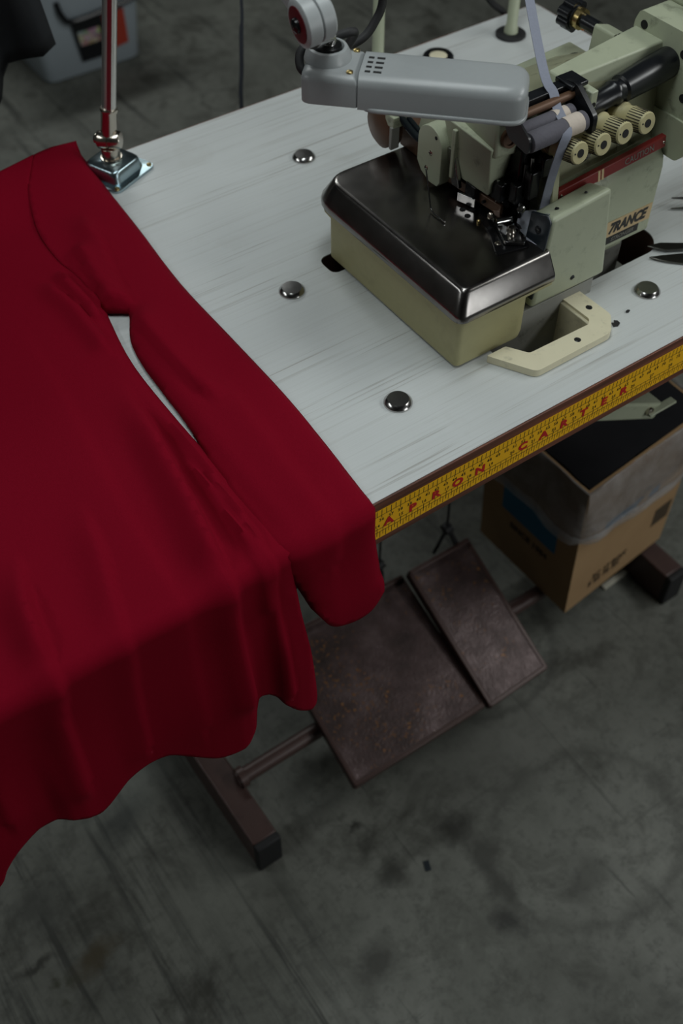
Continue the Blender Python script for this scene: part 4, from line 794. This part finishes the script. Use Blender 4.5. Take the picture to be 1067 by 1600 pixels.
# lamp lead
c1 = Vector(hp(0.004, 0.045, -0.010))
pts = smoothline([hp(-0.0030, 0.0300, -0.018), hp(-0.0100, 0.0330, -0.012), hp(-0.0090, 0.0420, -0.002), hp(0.010, 0.056, 0.001), hp(0.030, 0.066, 0.004), (0.5228, 0.28, 0.2299), (0.5385, 0.28, 0.2320), (0.5499, 0.28, 0.242), (0.5582, 0.28, 0.2592), (0.560, 0.285, 0.30), (0.54, 0.36, 0.38), tuple(E)], 6)
put('lead', MB().tube(pts, 0.0038, 10), 'blackmatt', wl)

# ------------------------------------------------------------------ thread stand behind the machine
ts = thing('thread_stand', 'two pale green thread stand posts rising from the back of the table', 'thread stand', (0.87, 0.55, 0.0))
for (x, y) in ((0.7690, 0.5650), (0.9700, 0.5450)):
    po = put('post', MB().lathe((x, y, 0.0), (0, 0, 1), [(0, 0.0095), (0.012, 0.0085), (0.014, 0.0072), (0.55, 0.0072)], 20), 'green', ts)
    put('post_collar', MB().lathe((x, y, 0.0), (0, 0, 1), [(0, 0.0200), (0.003, 0.0200), (0.0045, 0.0180), (0.0045, 0.0100)], 28), 'blackmatt', po)
put('crossbar', MB().cyl((0.755, 0.567, 0.545), (0.985, 0.543, 0.545), 0.006), 'green', ts)
g = thing('cable_grommet', 'round black grommet ring in the table behind the lamp head', 'grommet', (0.8520, 0.5480, 0.0))
put('ring', MB().lathe((0.8520, 0.5480, 0.0), (0, 0, 1), [(0, 0.0200), (0.006, 0.0195), (0.008, 0.0175), (0.008, 0.0140), (0.001, 0.0130)], 28), 'black', g)
put('plug', MB().lathe((0.8520, 0.5480, 0.0005), (0, 0, 1), [(0, 0.0120), (0.006, 0.0115), (0.007, 0.009)], 20), 'beige', g)

# ------------------------------------------------------------------ grey ribbon fed from above into the machine
rb = MB().ribbon([tuple(q) for q in smoothline([(0.770, 0.40, 0.42), (0.7255, 0.30, 0.2064 + 0.07), (0.690, 0.235, 0.238), (0.6560, 0.172, 0.2100), (0.6540, 0.1560, 0.2005), (0.6520, 0.1485, 0.1930), (0.6480, 0.1380, 0.1900), (0.6420, 0.1210, 0.1840), (0.6370, 0.1200, 0.1700), (0.6380, 0.1260, 0.1400), (0.6400, 0.1310, 0.1100), (0.6330, 0.1240, 0.0990)], 5)],
                 (0.94, -0.30, 0.1), 0.0085, 0.0010)
o = put('elastic_ribbon', rb, 'ribbon', None, smooth=60); rebase(o, (0.633, 0.124, 0.099))
tag(o, 'narrow grey elastic ribbon running down through the rollers to the presser foot', 'ribbon')
# ================================================================== cardboard waste box with a bag folded over its rim
bx_ = thing('cardboard_box', 'open brown cardboard box with blue print resting on the stand tubes', 'box', (0.90, 0.20, RODZ + 0.0116))
BZ = RODZ + 0.0120
bot = [(0.7972, 0.0988), (1.0174, 0.1193), (1.0140, 0.3130), (0.7938, 0.2928)]
top = [(0.7790, 0.0990), (1.0200, 0.1190), (1.0170, 0.3150), (0.7770, 0.2940)]; RZ = -0.3680
def quad_at(t, off=0.0):
    c = Vector((sum(q[0] for q in bot) / 4, sum(q[1] for q in bot) / 4)); out = []
    for b, tp in zip(bot, top):
        q = Vector(b) * (1 - t) + Vector(tp) * t; d = q - c; q = q + Vector((off * (1 if d.x > 0 else -1), off * (1 if d.y > 0 else -1))); out.append(q)
    return out
def zt(t): return BZ + (RZ - BZ) * t
for i, nm_ in enumerate(('panel',) * 4):
    j = (i + 1) % 4
    def P_(k, t, off): q = quad_at(t, off)[k]; return (q.x, q.y, zt(t))
    put('panel', MB().hexa([P_(i, 0, 0), P_(j, 0, 0), P_(j, 0, -0.004), P_(i, 0, -0.004)], [P_(i, 1, 0), P_(j, 1, 0), P_(j, 1, -0.004), P_(i, 1, -0.004)]), 'card', bx_, smooth=None)
q0 = quad_at(0, -0.003); put('bottom', MB().hexa([(q.x, q.y, BZ + 0.0002) for q in q0], [(q.x, q.y, BZ + 0.004) for q in q0]), 'card', bx_, smooth=None)
def face_pt(i, u, t, off):
    j = (i + 1) % 4; q = quad_at(t, 0); p = q[i] * (1 - u) + q[j] * u; e = (q[j] - q[i]).normalized(); nn = Vector((e.y, -e.x)); return (p.x + nn.x * off, p.y + nn.y * off, zt(t))
def patch(name, i, u0, u1, t0, t1, mat, off=0.0005):
    m = MB(); m.add([face_pt(i, u0, t0, off), face_pt(i, u1, t0, off), face_pt(i, u1, t1, off), face_pt(i, u0, t1, off), face_pt(i, u0, t0, 0), face_pt(i, u1, t0, 0), face_pt(i, u1, t1, 0), face_pt(i, u0, t1, 0)], [(0, 1, 2, 3), (7, 6, 5, 4), (0, 4, 5, 1), (1, 5, 6, 2), (2, 6, 7, 3), (3, 7, 4, 0)])
    return put(name, m, mat, bx_, smooth=None)
patch('blue_print', 3, 0.22, 0.80, 0.38, 0.60, 'bluecard')
patch('blue_print', 0, 0.24, 0.74, 0.56, 0.62, 'bluecard')
def ftext(txt, i, u, t, size, mat='cardprint'):
    p = Vector(face_pt(i, u, t, 0.0006)); xd = Vector(face_pt(i, 1, t, 0)) - Vector(face_pt(i, 0, t, 0)); return put('printed_text', text_mb(txt, size, p, xd, (0, 0, 1), bold=0.03), mat, bx_, smooth=None)
ftext('SINCE 1984', 3, 0.53, 0.30, 0.016); ftext('No.', 0, 0.62, 0.66, 0.010)
for k, t in enumerate((0.115, 0.165)): ftext(('5 25 75 5K', '3C 17 BOX')[k], 0, 0.36 + 0.04 * k, t, 0.016)
patch('printed_symbol', 0, 0.80, 0.97, 0.22, 0.36, 'cardprint', 0.0004)
# translucent bag pulled over the rim
bag = thing('plastic_bag', 'cloudy translucent bag folded over the cardboard box rim, dark inside', 'plastic bag', (0.90, 0.20, BZ + 0.006))
K_ = 14
def bagring(t, off, wob=0.0, ph=0.0, zadd=0.0, rc=0.0):
    q = quad_at(t, off); out = []; cen = (q[0] + q[1] + q[2] + q[3]) / 4
    for i in range(4):
        a, b = q[i], q[(i + 1) % 4]
        for k in range(K_):
            u = k / K_; p = a * (1 - u) + b * u; w_ = wob * math.sin(9.7 * (i + u) + ph) + wob * 0.6 * math.sin(23 * (i + u) + ph * 2)
            e = (b - a).normalized(); nn = Vector((e.y, -e.x)); p = p + nn * w_
            uc = min(u, 1 - u); cn = a if u < 0.5 else b; p = p + (cen - cn).normalized() * rc * max(0, 1 - uc / 0.20) ** 2
            out.append((p.x, p.y, zt(t) + zadd + wob * 1.2 * math.sin(5 * (i + u) + ph + 1)))
    return out
sk = [bagring(1.0, 0.001, 0.0006, 0.3, 0.002), bagring(1.005, 0.004, 0.001, 0.4, 0.0005), bagring(0.96, 0.008, 0.0015, 0.8, rc=0.002), bagring(0.85, 0.011, 0.002, 1.2, rc=0.006), bagring(0.72, 0.014, 0.0022, 1.6, rc=0.012), bagring(0.655, 0.016, 0.0022, 1.9, rc=0.018)]
put('folded_skirt', MB().loft(sk, cap=False), 'film', bag, smooth=80)
put('skirt_hem', MB().loft([bagring(0.70, 0.0165, 0.0022, 1.7, rc=0.014), bagring(0.66, 0.0180, 0.0022, 1.9, rc=0.019), bagring(0.635, 0.0178, 0.0024, 2.0, rc=0.021), bagring(0.612, 0.0150, 0.0024, 2.1, rc=0.022)], cap=False), 'filmhem', bag, smooth=80)
ins = [bagring(1.0, -0.005, 0.001, 0.3, 0.001), bagring(0.97, -0.008, 0.002, 0.9), bagring(0.80, -0.012, 0.004, 1.7), bagring(0.62, -0.020, 0.006, 2.3), bagring(0.50, -0.045, 0.006, 0.4), bagring(0.46, -0.080, 0.004, 0.4)]
put('liner', MB().loft(ins), 'bagblack', bag, smooth=80)
# pale metal chute corner hanging under the table above the box
ch = thing('waste_chute', 'pale green sheet metal chute hanging below the table over the box', 'chute', (0.72, 0.12, -TH))
put('chute_sheet', MB().hexa([(0.690, 0.056, -0.148), (0.7870, 0.046, -0.1920), (0.7870, 0.170, -0.1920), (0.690, 0.170, -0.148)], [(0.690, 0.054, -0.120), (0.8000, 0.046, -0.1740), (0.8000, 0.170, -0.1740), (0.690, 0.170, -0.120)]), 'green_clean', ch, bevel=0.003)
put('chute_bolt', MB().lathe((0.775, 0.0465, -0.1720), (0, -1, 0), [(-0.002, 0.0055), (0.002, 0.0055), (0.0035, 0.003)], 14), 'nickel', ch)
put('chute_lip', MB().box(0.770, 0.8120, 0.040, 0.050, -0.1745, -0.1715), 'green', ch, bevel=0.001)
put('chute_hanger', MB().box(0.690, 0.694, 0.08, 0.17, -0.122, -TH), 'green', ch)

# ================================================================== storage bin and black cloth in the background
bn = thing('storage_bin', 'grey translucent plastic storage bin standing on the floor behind the table', 'storage bin', (1.00, 2.27, FL))
def bring(g_, z, r=0.03): return [(a, b, z) for a, b in roundpoly([(0.868 - g_, 2.078 - g_), (1.136 + g_, 2.078 - g_), (1.136 + g_, 2.50 + g_), (0.868 - g_, 2.50 + g_)], r, 5)]
put('bin_body', MB().loft([bring(-0.006, FL + 0.001), bring(0, FL + 0.008), bring(0.010, FL + 0.15), bring(0.020, FL + 0.30), bring(0.030, FL + 0.30), bring(0.030, FL + 0.31)]), 'binplastic', bn, smooth=50)
put('bin_lid', MB().loft([bring(0.034, FL + 0.305), bring(0.034, FL + 0.325), bring(0.028, FL + 0.33)]), 'binplastic', bn, smooth=50)
yb = 2.064
hd = put('bin_handle', MB().tube(smoothline([(0.925, yb, FL + 0.205), (0.930, yb - 0.012, FL + 0.175), (0.955, yb - 0.014, FL + 0.155), (1.06, yb - 0.014, FL + 0.162), (1.135, yb - 0.012, FL + 0.175), (1.150, yb, FL + 0.215)], 5), 0.0075, 8), 'black', bn)
cd = put('picture_card', MB().hexa([(0.968, yb + 0.004, FL + 0.040), (1.040, yb + 0.004, FL + 0.040), (1.040, yb + 0.008, FL + 0.040), (0.968, yb + 0.008, FL + 0.040)], [(0.950, yb - 0.008, FL + 0.150), (1.030, yb - 0.008, FL + 0.150), (1.030, yb - 0.004, FL + 0.150), (0.950, yb - 0.004, FL + 0.150)]), 'black', bn, smooth=None)
n = NT('flower_print'); vo = n.N.new('ShaderNodeTexVoronoi'); vo.inputs['Scale'].default_value = 70; n.L.new(n.co(), vo.inputs['Vector'])
hs2 = n.N.new('ShaderNodeHueSaturation'); hs2.inputs['Saturation'].default_value = 0.6; n.L.new(vo.outputs['Color'], hs2.inputs['Color'])
n.set(Base_Color=n.mix(0.55, hs2.outputs[0], lin(150, 120, 80)), Roughness=0.4); MT['flower'] = n.m
put('picture', MB().hexa([(0.968, yb - 0.0035, FL + 0.085), (1.026, yb - 0.0035, FL + 0.085), (1.026, yb - 0.001, FL + 0.085), (0.968, yb - 0.001, FL + 0.085)], [(0.962, yb - 0.0085, FL + 0.122), (1.022, yb - 0.0085, FL + 0.122), (1.022, yb - 0.005, FL + 0.122), (0.962, yb - 0.005, FL + 0.122)]), 'flower', cd, smooth=None)
put('price_card', MB().hexa([(1.044, yb + 0.006, FL + 0.048), (1.100, yb + 0.006, FL + 0.055), (1.100, yb + 0.010, FL + 0.055), (1.044, yb + 0.010, FL + 0.048)], [(1.034, yb - 0.006, FL + 0.142), (1.094, yb - 0.006, FL + 0.148), (1.094, yb - 0.002, FL + 0.148), (1.034, yb - 0.002, FL + 0.142)]), 'tagred', bn, smooth=None)
# black cloth hanging at the far left
gx = 22; gz = 16; mb = MB(); vs = []
for i in range(gx + 1):
    for j in range(gz + 1):
        u, v = i / gx, j / gz
        lowz = np.interp(u, [0, 0.45, 0.70, 0.90, 1.0], [-0.16, -0.09, 0.000, 0.050, 0.074]); x = 0.10 + 0.322 * u - 0.03 * v * u
        z = lowz + (0.34 - lowz) * v
        vs.append((x, 0.75 + 0.02 * math.sin(u * 17) * (1 - 0.5 * v) + 0.012 * math.sin(u * 31 + v * 4), z))
fs = [(i * (gz + 1) + j, (i + 1) * (gz + 1) + j, (i + 1) * (gz + 1) + j + 1, i * (gz + 1) + j + 1) for i in range(gx) for j in range(gz)]
bk = thing('hanging_garment', 'black garment hanging from a rail behind the table', 'garment', (0.25, 0.75, -0.12))
o = put('cloth', MB().add(vs, fs), 'blackcloth', bk, smooth=80); m_ = o.modifiers.new('thickness', 'SOLIDIFY'); m_.thickness = 0.004
rk = thing('garment_rail', 'dark steel garment rail holding the black garment', 'rail', (-0.05, 0.78, FL))
put('rail', MB().cyl((-0.30, 0.757, 0.345), (0.40, 0.757, 0.345), 0.009), 'blackmatt', rk)
put('rail_post', MB().cyl((-0.28, 0.757, FL), (-0.28, 0.757, 0.35), 0.012), 'blackmatt', rk)
# dark strap hanging behind the table
o = put('dark_strap', MB().ribbon([tuple(q) for q in smoothline([(0.690, 0.76, 0.42), (0.6895, 0.76, 0.20), (0.6871, 0.75, 0.0428), (0.6835, 0.75, 0.0), (0.6800, 0.75, -0.05), (0.6756, 0.75, -0.10), (0.676, 0.752, -0.30), (0.69, 0.75, -0.60), (0.70, 0.72, FL + 0.003), (0.74, 0.66, FL + 0.003)], 5)], (0.8, -0.5, 0), [0.0035] * 8 + [0.0042] * 6 + [0.0056] * 12 + [0.005] * 20, 0.0012), 'darkgreystrap', None)
rebase(o, (0.70, 0.72, FL)); tag(o, 'thin dark grey strap hanging down behind the table edge', 'strap')
o = put('power_cable', MB().tube(smoothline([(0.93, 0.600, 0.085), (0.9776, 0.600, 0.0225), (1.0099, 0.600, -0.0078), (1.030, 0.606, -0.06), (1.02, 0.62, -0.4), (0.98, 0.66, FL + 0.006), (0.90, 0.75, FL + 0.006)], 6), 0.0042, 8), 'blackmatt', None)
rebase(o, (0.98, 0.66, FL)); tag(o, 'black cable dropping over the back edge of the white table', 'cable')

# ================================================================== small things
sc_ = thing('thread_snips', 'black thread snips lying open on the table beside the machine', 'scissors', (0.80, 0.095, 0.0))
def blade(pts, z0, z1, name): return put(name, MB().prism(pts, z0, z1), 'bladesteel', sc_, bevel=0.0004)
blade([(0.7886, 0.1175), (0.8034, 0.1140), (0.8237, 0.0997), (0.850, 0.0840), (0.846, 0.0760), (0.8160, 0.0925), (0.8002, 0.1015)], 0.0030, 0.0046, 'blade')
blade([(0.7792, 0.1045), (0.7850, 0.0935), (0.7905, 0.0868), (0.8001, 0.0771), (0.822, 0.0620), (0.842, 0.0560), (0.848, 0.0680), (0.8250, 0.0800), (0.8126, 0.0890), (0.7929, 0.0989)], 0.0012, 0.0028, 'blade')
put('bow', MB().tube(smoothline([(0.850, 0.090, 0.0055), (0.890, 0.082, 0.0055), (0.925, 0.060, 0.0055), (0.930, 0.035, 0.0055), (0.905, 0.030, 0.0055), (0.868, 0.052, 0.0055), (0.844, 0.068, 0.0055)], 6), 0.0045, 8), 'black', sc_)
put('pivot', MB().lathe((0.832, 0.0820, 0.001), (0, 0, 1), [(0, 0.0035), (0.005, 0.0035), (0.006, 0.002)], 14), 'nickel', sc_)
o = put('tweezers', MB().tube([(0.8620, 0.1560, 0.0120), (0.880, 0.145, 0.0110), (0.930, 0.112, 0.007)], lambda t: 0.0009 + 0.0022 * t, 8).tube([(0.8600, 0.1520, 0.0018), (0.880, 0.139, 0.0024), (0.930, 0.112, 0.006)], lambda t: 0.0009 + 0.0022 * t, 8), 'chromedark', None)
rebase(o, (0.90, 0.13, 0.0)); tag(o, 'thin steel tweezers lying on the table behind the snips', 'tweezers')
def scrap(pts, z, mat, label, name='fabric_scrap'):
    o = put(name, MB().prism(pts, z + 0.0002, z + 0.0012), mat, None, smooth=None); rebase(o, (pts[0][0], pts[0][1], z)); return tag(o, label, 'scrap')
scrap([(0.6745, 0.0478), (0.679, 0.0460), (0.6835, 0.0480), (0.6840, 0.0520), (0.6815, 0.0545), (0.6790, 0.0515), (0.6770, 0.0530)], 0, 'blackmatt', 'ragged black fabric scrap on the table by the cream frame')
scrap([(0.6995, 0.0560), (0.7015, 0.0548), (0.7050, 0.0560), (0.7040, 0.0580), (0.7010, 0.0578)], 0, 'blackmatt', 'tiny black fabric scrap between cream frame and bolt cap')
scrap([(0.4085, -0.0715), (0.4160, -0.0740), (0.4215, -0.0610), (0.4140, -0.0585)], FL, 'blueblack', 'small dark blue rectangle of cloth on the open concrete floor')
o = put('white_stick', MB().bar((0.930, 0.1340, FL + 0.003), (0.986, 0.1380, FL + 0.003), 0.009, 0.005), 'whitewood', None, bevel=0.001); rebase(o, (0.957, 0.125, FL)); tag(o, 'short white wooden stick on the floor in front of the cardboard box', 'stick')
